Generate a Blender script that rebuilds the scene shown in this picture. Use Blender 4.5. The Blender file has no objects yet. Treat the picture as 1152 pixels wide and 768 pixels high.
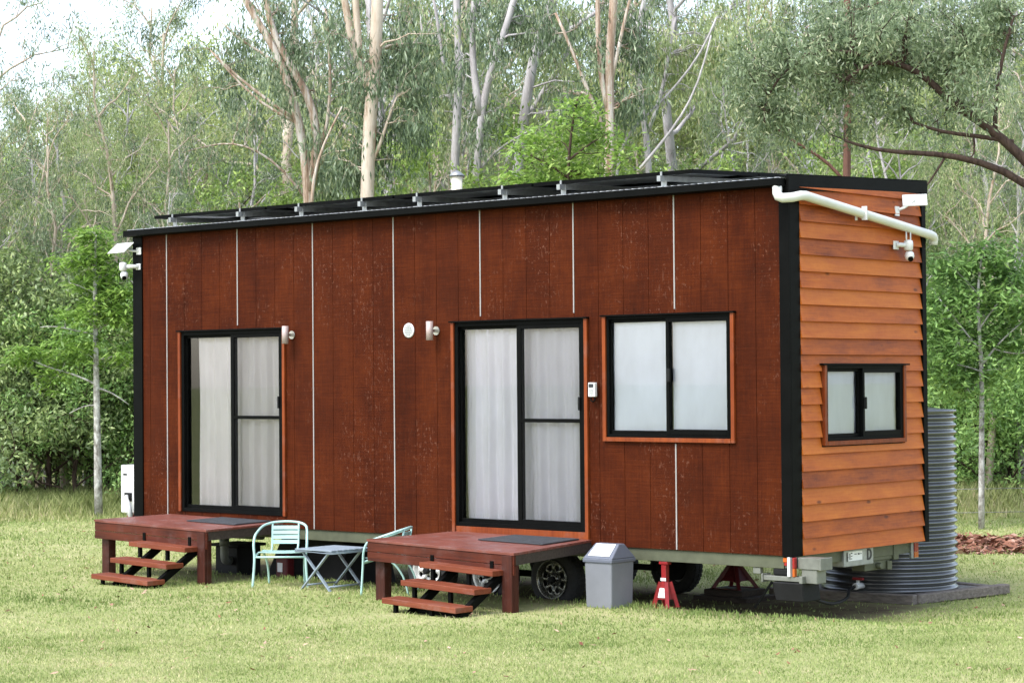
import bpy, bmesh, math, random
import numpy as np
from mathutils import Vector, Matrix

random.seed(7)
rng = np.random.default_rng(11)
scene = bpy.context.scene
COL = scene.collection
PI = math.pi
ZB = 0.53                       # underside of the house walls above the lawn

# ------------------------------------------------------------------ camera
CAM = Vector((19.0388, -15.9628, 1.5696 + ZB))
YAW, PITCH, ROLL, F = 0.71390, 0.01820, -0.0081, 2416.69
_f = Vector((-math.sin(YAW)*math.cos(PITCH), math.cos(YAW)*math.cos(PITCH), math.sin(PITCH)))
_r = _f.cross(Vector((0, 0, 1))).normalized()
_u = _r.cross(_f)
RR = _r*math.cos(ROLL) + _u*math.sin(ROLL)
UU = -_r*math.sin(ROLL) + _u*math.cos(ROLL)
cam_data = bpy.data.cameras.new("camera")
cam = bpy.data.objects.new("camera", cam_data)
COL.objects.link(cam)
cam_data.sensor_width = 36.0
cam_data.lens = F/1152.0*36.0
cam_data.clip_start = 0.1
cam_data.clip_end = 2000
cam.matrix_world = Matrix(((RR.x, UU.x, -_f.x, CAM.x), (RR.y, UU.y, -_f.y, CAM.y), (RR.z, UU.z, -_f.z, CAM.z), (0, 0, 0, 1)))
cam_data.dof.use_dof = True
cam_data.dof.focus_distance = 20.0
cam_data.dof.aperture_fstop = 8.0
scene.camera = cam
RH = Vector((math.cos(YAW), math.sin(YAW), 0))      # level "right" and "ahead", for laying out the wood
FH = Vector((-math.sin(YAW), math.cos(YAW), 0))


def at(px, py, depth):
    """point that far away in that direction"""
    return CAM + (_f + RR*((px-576)/F) + UU*((384-py)/F))*depth


def ground_at(px, depth):
    p = at(px, 430, depth)
    p.z = gz(p.x, p.y)
    return p


def sstep(a, b, t):
    t = min(1.0, max(0.0, (t-a)/(b-a)))
    return t*t*(3-2*t)


def gz(x, y):
    d = sstep(-0.15, 0.9, y)*(1-sstep(3.2, 6.5, y))*sstep(-4, 0.5, x)*(1-sstep(8.6, 11, x))
    b = 0.05*math.sin(x*0.35+1.0)*math.sin(y*0.29) + 0.02*math.sin(x*1.1+y*0.7)
    b *= sstep(3.0, 9.0, math.hypot(x-4, (y-0.5)*1.6)-3.0)
    return -0.13*d + b


# ------------------------------------------------------------------ mesh helper
class MB:
    def __init__(s):
        s.v = []; s.f = []; s.sm = []

    def add(s, vs, fs, smooth=False):
        n = len(s.v)
        s.v.extend([tuple(p) for p in vs])
        for f in fs:
            s.f.append([i+n for i in f]); s.sm.append(smooth)
        return s

    def box(s, x0, x1, y0, y1, z0, z1):
        return s.hexa([(x0, y0, z0), (x1, y0, z0), (x1, y1, z0), (x0, y1, z0), (x0, y0, z1), (x1, y0, z1), (x1, y1, z1), (x0, y1, z1)])

    def hexa(s, p):
        return s.add(p, [(0, 3, 2, 1), (4, 5, 6, 7), (0, 1, 5, 4), (1, 2, 6, 5), (2, 3, 7, 6), (3, 0, 4, 7)])

    def prism(s, poly, ext):
        """poly: 3-D points in a plane, extruded by ext"""
        n = len(poly); e = Vector(ext)
        vs = [Vector(p) for p in poly] + [Vector(p)+e for p in poly]
        fs = [tuple(range(n-1, -1, -1)), tuple(range(n, 2*n))]
        for i in range(n):
            j = (i+1) % n
            fs.append((i, j, n+j, n+i))
        return s.add(vs, fs)

    def bar(s, a, b, w, h, up=(0, 0, 1)):
        a = Vector(a); b = Vector(b); d = (b-a).normalized()
        r = d.cross(Vector(up))
        if r.length < 1e-4: r = d.cross(Vector((1, 0, 0)))
        r.normalize(); u = r.cross(d)
        r *= w/2; u *= h/2
        return s.hexa([a-r-u, a+r-u, b+r-u, b-r-u, a-r+u, a+r+u, b+r+u, b-r+u])

    def tube(s, pts, rad, n=8, closed=False, cap=True):
        P = [Vector(p) for p in pts]; m = len(P)
        if not hasattr(rad, '__len__'): rad = [rad]*m
        vs = []; prev = None
        for i in range(m):
            if closed: t = (P[(i+1) % m]-P[i-1])
            elif i == 0: t = P[1]-P[0]
            elif i == m-1: t = P[-1]-P[-2]
            else: t = (P[i+1]-P[i]).normalized()+(P[i]-P[i-1]).normalized()
            if t.length < 1e-9: t = Vector((0, 0, 1))
            t.normalize()
            if prev is None:
                a = t.cross(Vector((0, 0, 1)))
                if a.length < 0.05: a = t.cross(Vector((1, 0, 0)))
            else:
                a = prev - t*prev.dot(t)
                if a.length < 1e-6: a = t.cross(Vector((1, 0, 0)))
            a.normalize(); prev = a; b = t.cross(a)
            for k in range(n):
                q = 2*PI*k/n
                vs.append(P[i]+(a*math.cos(q)+b*math.sin(q))*rad[i])
        fs = []
        for i in range(m if closed else m-1):
            j = (i+1) % m
            for k in range(n):
                l = (k+1) % n
                fs.append((i*n+k, i*n+l, j*n+l, j*n+k))
        s.add(vs, fs, True)
        if cap and not closed:
            o = len(s.v)-len(vs)
            s.f.append([o+k for k in range(n-1, -1, -1)]); s.sm.append(False)
            s.f.append([o+(m-1)*n+k for k in range(n)]); s.sm.append(False)
        return s

    def lathe(s, c, prof, n=24, axis='z', smooth=True, cap=True):
        """prof: (radius, height)"""
        c = Vector(c); vs = []; fs = []; m = len(prof)
        for r, h in prof:
            for k in range(n):
                q = 2*PI*k/n
                x, y = r*math.cos(q), r*math.sin(q)
                if axis == 'z': vs.append(c+Vector((x, y, h)))
                elif axis == 'y': vs.append(c+Vector((x, h, y)))
                else: vs.append(c+Vector((h, x, y)))
        for i in range(m-1):
            for k in range(n):
                l = (k+1) % n
                fs.append((i*n+k, i*n+l, (i+1)*n+l, (i+1)*n+k))
        s.add(vs, fs, smooth)
        if not cap: return s
        o = len(s.v)-len(vs)
        s.f.append([o+k for k in range(n-1, -1, -1)]); s.sm.append(False)
        s.f.append([o+(m-1)*n+k for k in range(n)]); s.sm.append(False)
        return s

    def move(s, fn):
        s.v = [tuple(fn(Vector(p))) for p in s.v]; return s

    def build(s, name, mat, parent=None, bevel=0, origin=None, seg=1, recalc=True):
        me = bpy.data.meshes.new(name)
        if origin is None:
            origin = Vector((0, 0, 0))
            q = parent
            while q is not None:
                origin += q.location; q = q.parent
        else: origin = Vector(origin)
        me.from_pydata([(p[0]-origin.x, p[1]-origin.y, p[2]-origin.z) for p in s.v], [], s.f)
        me.polygons.foreach_set('use_smooth', s.sm)
        bm = bmesh.new(); bm.from_mesh(me)
        if recalc: bmesh.ops.recalc_face_normals(bm, faces=bm.faces)
        bm.to_mesh(me); bm.free()
        me.materials.append(mat)
        o = bpy.data.objects.new(name, me)
        COL.objects.link(o)
        if parent is not None: o.parent = parent
        else: o.location = origin
        if bevel:
            b = o.modifiers.new('bevel', 'BEVEL'); b.width = bevel; b.segments = seg
            b.limit_method = 'ANGLE'; b.angle_limit = math.radians(40)
        return o


def tag(o, label, cat, group=None):
    o['label'] = label; o['category'] = cat
    if group: o['group'] = group
    return o


def thing(name, label, cat, loc, group=None, rz=0):
    o = bpy.data.objects.new(name, None)
    o.empty_display_size = 0.2
    COL.objects.link(o); o.location = loc; o.rotation_euler = (0, 0, rz)
    return tag(o, label, cat, group)


def copy_tree(o, parent=None):
    c = o.copy(); COL.objects.link(c); c.parent = parent
    for ch in list(o.children): copy_tree(ch, c)
    return c


# ------------------------------------------------------------------ materials
class NT:
    def __init__(s, name):
        s.m = bpy.data.materials.new(name); s.m.use_nodes = True
        s.t = s.m.node_tree; s.n = s.t.nodes; s.n.clear()
        s.out = s.n.new('ShaderNodeOutputMaterial')

    def node(s, typ, **kw):
        n = s.n.new(typ)
        for k, v in kw.items(): setattr(n, k, v)
        return n

    def link(s, a, b): s.t.links.new(a, b)

    def coord(s, scale=(1, 1, 1), kind='Object'):
        c = s.node('ShaderNodeTexCoord'); m = s.node('ShaderNodeMapping')
        m.inputs['Scale'].default_value = scale
        s.link(c.outputs[kind], m.inputs['Vector']); return m.outputs[0]

    def noise(s, vec, scale, detail=4, rough=0.55, dist=0.0):
        n = s.node('ShaderNodeTexNoise')
        n.inputs['Scale'].default_value = scale; n.inputs['Detail'].default_value = detail
        n.inputs['Roughness'].default_value = rough; n.inputs['Distortion'].default_value = dist
        if vec is not None: s.link(vec, n.inputs['Vector'])
        return n.outputs['Fac']

    def ramp(s, fac, stops):
        r = s.node('ShaderNodeValToRGB'); e = r.color_ramp.elements
        while len(e) < len(stops): e.new(0.5)
        for i, (p, c) in enumerate(stops):
            e[i].position = p
            e[i].color = (c, c, c, 1) if not hasattr(c, '__len__') else (*c, 1)
        s.link(fac, r.inputs[0]); return r.outputs[0]

    def mix(s, fac, a, b, typ='MIX'):
        m = s.node('ShaderNodeMix', data_type='RGBA', blend_type=typ)
        for sock, v in ((m.inputs[0], fac), (m.inputs[6], a), (m.inputs[7], b)):
            if hasattr(v, 'is_linked'): s.link(v, sock)
            elif hasattr(v, '__len__'): sock.default_value = (*v, 1)
            else: sock.default_value = v
        return m.outputs[2]

    def math(s, op, a, b=0.0, c=None):
        m = s.node('ShaderNodeMath', operation=op)
        for i, v in enumerate((a, b, c)):
            if v is None: continue
            if hasattr(v, 'is_linked'): s.link(v, m.inputs[i])
            else: m.inputs[i].default_value = v
        return m.outputs[0]

    def bump(s, h, strength=0.3, dist=0.01):
        b = s.node('ShaderNodeBump'); b.inputs['Strength'].default_value = strength
        b.inputs['Distance'].default_value = dist
        s.link(h, b.inputs['Height']); return b.outputs[0]

    def principled(s, color, rough=0.6, metal=0.0, bump=None, spec=0.5, **kw):
        p = s.node('ShaderNodeBsdfPrincipled')
        for k, v in (('Base Color', color), ('Roughness', rough), ('Metallic', metal), ('Specular IOR Level', spec)):
            if hasattr(v, 'is_linked'): s.link(v, p.inputs[k])
            elif hasattr(v, '__len__'): p.inputs[k].default_value = (*v, 1)
            else: p.inputs[k].default_value = v
        for k, v in kw.items(): p.inputs[k].default_value = v
        if bump is not None: s.link(bump, p.inputs['Normal'])
        return p.outputs[0]

    def done(s, surf):
        s.link(surf, s.out.inputs['Surface']); return s.m


def simple(name, c, rough=0.5, metal=0.0, var=0.25, scale=9.0, bump=0.15, stretch=(1, 1, 1), spec=0.5, coat=0.0):
    t = NT(name)
    v = t.coord(stretch)
    n = t.noise(v, scale, 6, 0.6)
    d = tuple(x*(1-var) for x in c); l = tuple(min(1, x*(1+var)) for x in c)
    col = t.ramp(n, [(0.3, d), (0.7, l)])
    n2 = t.noise(v, scale*9, 3)
    r = t.math('MULTIPLY_ADD', n2, 0.2, max(0.02, rough-0.1))
    return t.done(t.principled(col, r, metal, t.bump(n2, bump, 0.003), spec, **{'Coat Weight': coat}))


M = {}
M['black'] = simple('black_metal', (0.0032, 0.0034, 0.0032), 0.5, 0.0, 0.3, 4, 0.05, (1, 1, 1), 0.045)
M['black_matte'] = simple('black_plastic', (0.007, 0.007, 0.007), 0.7, 0, 0.4, 6, 0.2, (1, 1, 1), 0.25)
M['white_paint'] = simple('white_plastic', (0.66, 0.66, 0.65), 0.4, 0, 0.06, 8, 0.05)
M['cream'] = simple('cream_metal', (0.72, 0.66, 0.52), 0.5, 0, 0.1, 8, 0.05)
M['galv'] = simple('galvanised_steel', (0.32, 0.33, 0.33), 0.45, 0.6, 0.2, 14, 0.1)
M['chassis'] = simple('chassis_steel', (0.088, 0.094, 0.058), 0.5, 0.2, 0.2, 7, 0.1)  # olive tint puts the lawn's reflection into the steel's base colour
M['bracket'] = simple('bracket_steel', (0.17, 0.175, 0.15), 0.5, 0.3, 0.2, 9, 0.1)
M['rubber'] = simple('tyre_rubber', (0.018, 0.018, 0.018), 0.85, 0, 0.3, 30, 0.3)
M['rim_silver'] = simple('rim_silver', (0.62, 0.62, 0.60), 0.35, 0.3, 0.15, 12, 0.1)
M['rim_black'] = simple('rim_black', (0.16, 0.16, 0.14), 0.28, 0.85, 0.3, 12, 0.1)
M['red'] = simple('red_paint', (0.24, 0.008, 0.010), 0.45, 0, 0.25, 20, 0.1)
M['dark_red'] = simple('dark_red_paint', (0.09, 0.007, 0.009), 0.5, 0, 0.3, 20, 0.1)
M['amber'] = simple('amber_lens', (0.42, 0.09, 0.012), 0.25, 0, 0.1, 10, 0.02)
M['redlens'] = simple('red_lens', (0.28, 0.012, 0.012), 0.25, 0, 0.1, 10, 0.02)
M['mint'] = simple('mint_green_paint', (0.36, 0.55, 0.52), 0.38, 0.0, 0.07, 10, 0.04)
M['bluegrey'] = simple('bluegrey_paint', (0.24, 0.29, 0.34), 0.42, 0.1, 0.12, 10, 0.04)
M['bin_body'] = simple('grey_plastic', (0.175, 0.183, 0.205), 0.5, 0, 0.07, 5, 0.12)
M['bin_lid'] = simple('dark_grey_plastic', (0.115, 0.126, 0.158), 0.42, 0, 0.07, 5, 0.1)
M['bin_flap'] = simple('pale_grey_plastic', (0.74, 0.76, 0.78), 0.35, 0, 0.05, 5, 0.05)
M['mat'] = simple('mat_rubber', (0.026, 0.029, 0.034), 0.7, 0, 0.3, 60, 0.5)
M['timber_dark'] = simple('old_timber', (0.045, 0.032, 0.025), 0.85, 0, 0.5, 8, 0.5, (1, 6, 6))
M['sleeper'] = simple('weathered_sleeper', (0.16, 0.135, 0.115), 0.9, 0, 0.45, 6, 0.6, (1.5, 5, 8))
M['gravel'] = simple('pad_gravel', (0.20, 0.19, 0.17), 0.95, 0, 0.5, 45, 1.0)
M['pvc_grey'] = simple('grey_pvc', (0.17, 0.18, 0.16), 0.5, 0, 0.15, 10, 0.05)
M['pipe_white'] = simple('white_pvc', (0.62, 0.62, 0.58), 0.33, 0, 0.05, 5, 0.04)
M['lamp'] = simple('lamp_enamel', (0.42, 0.33, 0.31), 0.35, 0.1, 0.08, 10, 0.03)
M['chrome'] = simple('brushed_steel', (0.45, 0.43, 0.40), 0.3, 0.9, 0.1, 20, 0.05)
M['interior'] = simple('plywood_lining', (0.45, 0.38, 0.28), 0.7, 0, 0.1, 3, 0.05)
M['strip'] = simple('joint_sealant', (0.30, 0.28, 0.265), 0.6, 0, 0.12, 6, 0.1)
M['label_white'] = simple('sticker_white', (0.8, 0.8, 0.8), 0.5, 0, 0.04, 10, 0.02)
M['ink'] = simple('sticker_ink', (0.02, 0.02, 0.025), 0.5, 0, 0.1, 10, 0.02)
M['backsheet'] = simple('solar_backsheet', (0.62, 0.63, 0.63), 0.45, 0, 0.06, 6, 0.03)
M['roof'] = simple('pale_roof_sheet', (0.42, 0.43, 0.43), 0.45, 0.2, 0.08, 5, 0.03)
M['wire'] = simple('fence_wire', (0.20, 0.20, 0.19), 0.45, 0.7, 0.15, 20, 0.05)


def mat_front():
    t = NT('rough_sawn_cladding')
    v = t.coord()
    sep = t.node('ShaderNodeSeparateXYZ'); t.link(v, sep.inputs[0])
    bid = t.math('FLOOR', t.math('DIVIDE', t.math('ADD', sep.outputs[0], 3.94), 0.3))
    wn = t.node('ShaderNodeTexWhiteNoise', noise_dimensions='1D'); t.link(bid, wn.inputs['W'])
    mot = t.noise(t.coord((1.0, 1, 0.55)), 2.6, 6, 0.65)
    grain = t.noise(t.coord((26, 1, 1.1)), 2.4, 5, 0.7)
    saw = t.noise(t.coord((1.6, 1, 46)), 2.2, 4, 0.7)
    a = t.math('ADD', t.math('MULTIPLY', mot, 0.55), t.math('MULTIPLY', saw, 0.35))
    a = t.math('ADD', a, t.math('MULTIPLY', grain, 0.25))
    a = t.math('ADD', a, t.math('MULTIPLY', wn.outputs['Value'], 0.05))
    col = t.ramp(a, [(0.38, (0.014, 0.0028, 0.0009)), (0.58, (0.046, 0.0082, 0.0020)), (0.82, (0.098, 0.0200, 0.0042))])
    # stain faded unevenly, more towards the splash zone at the foot of the wall
    fade = t.ramp(t.noise(t.coord((0.7, 1, 0.25)), 1.3, 4, 0.6), [(0.40, 0.0), (0.68, 1.0)])
    col = t.mix(t.math('MULTIPLY', fade, 0.22), col, (0.085, 0.019, 0.006))
    # flecks where the stain has worn off
    fm = t.ramp(t.noise(t.coord((1.3, 1, 0.7)), 1.6, 3), [(0.46, 0.0), (0.62, 1.0)])
    fl = t.ramp(t.noise(t.coord((30, 1, 22)), 1.0, 3, 0.7), [(0.60, 0.0), (0.66, 1.0)])
    f2 = t.ramp(t.noise(t.coord((60, 1, 8)), 1.0, 2, 0.6), [(0.63, 0.0), (0.68, 1.0)])
    ff = t.math('MULTIPLY', t.math('MAXIMUM', fl, t.math('MULTIPLY', f2, 0.6)), t.math('MULTIPLY_ADD', fm, 0.85, 0.07))
    col = t.mix(t.math('MULTIPLY', ff, 0.55), col, (0.17, 0.075, 0.048))
    h = t.math('ADD', t.math('MULTIPLY', saw, 0.7), t.math('MULTIPLY', grain, 0.5))
    ro = t.math('MULTIPLY_ADD', mot, 0.2, 0.6)
    return t.done(t.principled(col, ro, 0, t.bump(h, 0.5, 0.008), 0.06))


def mat_lap():
    t = NT('lap_boards')
    v = t.coord()
    sep = t.node('ShaderNodeSeparateXYZ'); t.link(v, sep.inputs[0])
    bid = t.math('FLOOR', t.math('DIVIDE', t.math('SUBTRACT', sep.outputs[2], ZB-0.0005), 0.1485))
    wn = t.node('ShaderNodeTexWhiteNoise', noise_dimensions='1D'); t.link(bid, wn.inputs['W'])
    off = t.node('ShaderNodeCombineXYZ'); t.link(t.math('MULTIPLY', wn.outputs['Value'], 37.0), off.inputs[1])
    va = t.node('ShaderNodeVectorMath', operation='ADD'); t.link(v, va.inputs[0]); t.link(off.outputs[0], va.inputs[1])

    def mp(sc):
        m = t.node('ShaderNodeMapping'); m.inputs['Scale'].default_value = sc
        t.link(va.outputs[0], m.inputs['Vector']); return m.outputs[0]
    grain = t.noise(mp((1, 1.3, 30)), 2.0, 5, 0.65, 0.4)
    blot = t.noise(mp((1, 1.2, 4)), 1.5, 5, 0.6)
    fine = t.noise(mp((1, 9, 9)), 3, 4, 0.6)
    a = t.math('ADD', t.math('MULTIPLY', grain, 0.33), t.math('MULTIPLY', blot, 0.5))
    a = t.math('ADD', a, t.math('MULTIPLY', wn.outputs['Value'], 0.22))
    a = t.math('ADD', a, t.math('MULTIPLY', fine, 0.12))
    col = t.ramp(a, [(0.34, (0.15, 0.027, 0.005)), (0.58, (0.41, 0.098, 0.015)), (0.82, (0.56, 0.170, 0.028))])
    vor = t.node('ShaderNodeTexVoronoi'); vor.inputs['Scale'].default_value = 1.0
    t.link(mp((1, 2.6, 6.2)), vor.inputs['Vector'])
    kn = t.ramp(vor.outputs['Distance'], [(0.06, 1.0), (0.13, 0.0)])
    col = t.mix(t.math('MULTIPLY', kn, 0.72), col, (0.06, 0.016, 0.008))
    return t.done(t.principled(col, t.math('MULTIPLY_ADD', blot, 0.2, 0.42), 0, t.bump(grain, 0.25, 0.004), 0.18))


def mat_wood(name, d, l, axis, rough=0.5, wear=0.3):
    """stained timber, grain along the axis"""
    t = NT(name)
    sc = [22, 22, 22]; sc['xyz'.index(axis)] = 1.1
    v = t.coord(tuple(sc))
    g = t.noise(v, 1.6, 5, 0.65, 0.3)
    b = t.noise(t.coord(), 3.0, 4)
    a = t.math('ADD', t.math('MULTIPLY', g, 0.6), t.math('MULTIPLY', b, 0.5))
    col = t.ramp(a, [(0.38, d), (0.75, l)])
    wr_ = t.ramp(t.noise(t.coord((1, 1, 1)), 5.5, 6, 0.7), [(0.52, 0.0), (0.72, 1.0)])
    col = t.mix(t.math('MULTIPLY', wr_, wear), col, tuple(0.5*x+0.09 for x in l))
    return t.done(t.principled(col, t.math('MULTIPLY_ADD', b, 0.25, rough-0.12), 0, t.bump(g, 0.35, 0.006), 0.22))


M['front'] = mat_front()
M['lap'] = mat_lap()
M['architrave'] = mat_wood('orange_trim', (0.125, 0.021, 0.004), (0.26, 0.055, 0.009), 'z', 0.5)
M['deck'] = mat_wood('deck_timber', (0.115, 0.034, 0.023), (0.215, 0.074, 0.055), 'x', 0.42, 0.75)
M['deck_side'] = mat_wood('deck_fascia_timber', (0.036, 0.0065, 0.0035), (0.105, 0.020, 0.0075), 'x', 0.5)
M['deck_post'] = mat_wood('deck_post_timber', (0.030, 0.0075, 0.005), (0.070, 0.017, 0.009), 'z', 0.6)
M['tread'] = mat_wood('step_timber', (0.125, 0.028, 0.012), (0.225, 0.062, 0.029), 'x', 0.48, 0.55)


def mat_glass():
    t = NT('window_glass')
    tr = t.node('ShaderNodeBsdfTransparent'); tr.inputs[0].default_value = (0.97, 0.975, 0.975, 1)
    gl = t.node('ShaderNodeBsdfGlossy'); gl.inputs['Roughness'].default_value = 0.02
    lw = t.node('ShaderNodeFresnel'); lw.inputs[0].default_value = 1.5
    fac = t.math('MULTIPLY', lw.outputs[0], 2.1)
    mx = t.node('ShaderNodeMixShader'); t.link(fac, mx.inputs[0]); t.link(tr.outputs[0], mx.inputs[1]); t.link(gl.outputs[0], mx.inputs[2])
    return t.done(mx.outputs[0])


def mat_screen():
    t = NT('fly_screen_mesh')
    tr = t.node('ShaderNodeBsdfTransparent')
    p = t.principled((0.03, 0.03, 0.03), 0.7)
    mx = t.node('ShaderNodeMixShader'); mx.inputs[0].default_value = 0.15
    t.link(tr.outputs[0], mx.inputs[1]); t.link(p, mx.inputs[2])
    return t.done(mx.outputs[0])


def mat_cloth(name, c, tl=0.35):
    t = NT(name)
    n = t.noise(t.coord((1, 1, 0.4)), 6, 4)
    col = t.ramp(n, [(0.3, tuple(x*0.9 for x in c)), (0.7, c)])
    p = t.principled(col, 0.85, 0, t.bump(t.noise(t.coord(), 260, 2), 0.2, 0.001), 0.2)
    b = t.node('ShaderNodeBsdfTranslucent'); t.link(col, b.inputs[0])
    mx = t.node('ShaderNodeMixShader'); mx.inputs[0].default_value = tl
    t.link(p, mx.inputs[1]); t.link(b.outputs[0], mx.inputs[2])
    return t.done(mx.outputs[0])


M['glass'] = mat_glass()
M['screen'] = mat_screen()
M['curtain_beige'] = mat_cloth('curtain_cloth', (0.92, 0.86, 0.87), 0.15)
M['curtain_white'] = mat_cloth('curtain_white_cloth', (0.94, 0.91, 0.99), 0.15)
M['blind'] = mat_cloth('blind_cloth', (0.87, 0.90, 0.99), 0.1)


def mat_solar():
    t = NT('solar_cells')
    v = t.coord((1, 1, 1))
    br = t.node('ShaderNodeTexBrick'); br.offset = 0.0
    br.inputs['Color1'].default_value = (0.008, 0.012, 0.03, 1); br.inputs['Color2'].default_value = (0.010, 0.014, 0.034, 1)
    br.inputs['Mortar'].default_value = (0.12, 0.13, 0.14, 1); br.inputs['Scale'].default_value = 1
    br.inputs['Mortar Size'].default_value = 0.003; br.inputs['Brick Width'].default_value = 0.16; br.inputs['Row Height'].default_value = 0.16
    t.link(v, br.inputs['Vector'])
    return t.done(t.principled(br.outputs[0], 0.12, 0, None, 0.5))


M['solar'] = mat_solar()
def mat_tank():
    t = NT('tank_steel')
    st = t.noise(t.coord((3, 3, 0.5)), 2.0, 4)
    col = t.ramp(st, [(0.3, (0.14, 0.143, 0.150)), (0.7, (0.18, 0.183, 0.190))])
    return t.done(t.principled(col, t.math('MULTIPLY_ADD', st, 0.12, 0.24), 0.85))


M['tank'] = mat_tank()


# ------------------------------------------------------------------ light
SUN_DIR = Vector((-0.08, -0.58, 0.80)).normalized()       # towards the sun
el = math.asin(SUN_DIR.z); az = math.atan2(SUN_DIR.x, SUN_DIR.y)
sd = bpy.data.lights.new('sun', 'SUN'); sun = bpy.data.objects.new('sun', sd); COL.objects.link(sun)
sd.energy = 1.5; sd.angle = math.radians(28); sd.color = (1.0, 0.985, 0.96)
sun.rotation_euler = (-SUN_DIR).to_track_quat('-Z', 'Y').to_euler()
sun.location = (0, 0, 30)
w = bpy.data.worlds.new("World"); scene.world = w; w.use_nodes = True
nt = w.node_tree; bg = nt.nodes['Background']
sky = nt.nodes.new('ShaderNodeTexSky'); sky.sky_type = 'NISHITA'; sky.sun_disc = False
sky.sun_elevation = el; sky.sun_rotation = az; sky.dust_density = 1.5; sky.air_density = 1.0
hs = nt.nodes.new('ShaderNodeHueSaturation'); hs.inputs['Saturation'].default_value = 0.62
nt.links.new(sky.outputs[0], hs.inputs['Color']); nt.links.new(hs.outputs[0], bg.inputs[0])
bg.inputs[1].default_value = 0.15
scene.view_settings.view_transform = 'Standard'
scene.view_settings.look = 'None'
scene.view_settings.exposure = 1.55
scene.view_settings.gamma = 1.0
scene.view_settings.use_curve_mapping = False
scene.cycles.max_bounces = 8
scene.cycles.transparent_max_bounces = 24
scene.cycles.use_denoising = True


# ------------------------------------------------------------------ ground
def mat_lawn():
    t = NT('lawn_soil')
    v = t.coord()
    big = t.noise(v, 0.45, 5, 0.6); med = t.noise(v, 3.2, 5, 0.65); fine = t.noise(v, 55, 4, 0.7)
    a = t.math('ADD', t.math('MULTIPLY', big, 0.5), t.math('ADD', t.math('MULTIPLY', med, 0.35), t.math('MULTIPLY', fine, 0.3)))
    g = t.ramp(a, [(0.38, (0.17, 0.20, 0.065)), (0.56, (0.28, 0.305, 0.12)), (0.74, (0.41, 0.375, 0.20))])
    sep = t.node('ShaderNodeSeparateXYZ'); t.link(v, sep.inputs[0])

    def band(s, lo, hi, soft):
        m1 = t.node('ShaderNodeMapRange', interpolation_type='SMOOTHSTEP'); t.link(s, m1.inputs[0])
        m1.inputs[1].default_value = lo-soft; m1.inputs[2].default_value = lo+soft
        m2 = t.node('ShaderNodeMapRange', interpolation_type='SMOOTHSTEP'); t.link(s, m2.inputs[0])
        m2.inputs[1].default_value = hi-soft; m2.inputs[2].default_value = hi+soft
        return t.math('SUBTRACT', m1.outputs[0], m2.outputs[0])
    bx = band(sep.outputs[0], -0.9, 8.6, 0.5); by = band(sep.outputs[1], -0.25, 2.6, 0.45)
    # bare earth worn under the house
    d = t.math('MULTIPLY', t.math('MULTIPLY', bx, by), t.ramp(med, [(0.25, 0.45), (0.6, 1.0)]))
    dirt = t.ramp(fine, [(0.3, (0.060, 0.040, 0.024)), (0.7, (0.15, 0.105, 0.068))])
    col = t.mix(d, g, dirt)
    return t.done(t.principled(col, 0.95, 0, t.bump(fine, 0.7, 0.02), 0.15))


M['lawn'] = mat_lawn()


def axis_pts(c, fine, n, far):
    a = [c+fine*i for i in range(-n, n+1)]
    s = fine; x = a[-1]
    while x < c+far:
        s *= 1.35; x += s; a.append(x)
    s = fine; x = a[0]
    while x > c-far:
        s *= 1.35; x -= s; a.insert(0, x)
    return a


xs = axis_pts(3, 0.4, 45, 500); ys = axis_pts(3, 0.4, 45, 500)
g = MB()
nx = len(xs); ny = len(ys)
g.v = [(x, y, gz(x, y)) for y in ys for x in xs]
g.f = [(j*nx+i, j*nx+i+1, (j+1)*nx+i+1, (j+1)*nx+i) for j in range(ny-1) for i in range(nx-1)]
g.sm = [True]*len(g.f)
go = g.build('ground', M['lawn']); go['kind'] = 'structure'


# ------------------------------------------------------------------ leaf / blade meshes with numpy
def attr_mesh(name, verts, nper, tone, mat, parent=None, origin=(0, 0, 0)):
    """verts (N, nper, 3) polygons with a per-face 'tone' value"""
    N = verts.shape[0]
    me = bpy.data.meshes.new(name)
    me.vertices.add(N*nper)
    me.vertices.foreach_set('co', (verts.reshape(-1, 3)-np.array(origin)).astype(np.float32).ravel())
    me.loops.add(N*nper)
    me.loops.foreach_set('vertex_index', np.arange(N*nper, dtype=np.int32))
    me.polygons.add(N)
    me.polygons.foreach_set('loop_start', np.arange(0, N*nper, nper, dtype=np.int32))
    a = me.attributes.new('tone', 'FLOAT', 'FACE')
    a.data.foreach_set('value', tone.astype(np.float32))
    me.update(calc_edges=True)
    me.materials.append(mat)
    o = bpy.data.objects.new(name, me); COL.objects.link(o)
    if parent is not None: o.parent = parent
    return o


def mat_leaf(name, stops, transl=0.35, rough=0.5, spec=0.5, rnd=0.22):
    t = NT(name)
    at_ = t.node('ShaderNodeAttribute', attribute_name='tone')
    oi = t.node('ShaderNodeObjectInfo')
    f = t.math('ADD', at_.outputs['Fac'], t.math('MULTIPLY', t.math('SUBTRACT', oi.outputs['Random'], 0.5), rnd))
    col = t.ramp(f, stops)
    p = t.principled(col, rough, 0, None, spec)
    b = t.node('ShaderNodeBsdfTranslucent')
    t.link(t.mix(0.5, col, (0.30, 0.40, 0.06)) if False else col, b.inputs[0])
    mx = t.node('ShaderNodeMixShader'); mx.inputs[0].default_value = transl
    t.link(p, mx.inputs[1]); t.link(b.outputs[0], mx.inputs[2])
    return t.done(mx.outputs[0])


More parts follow.
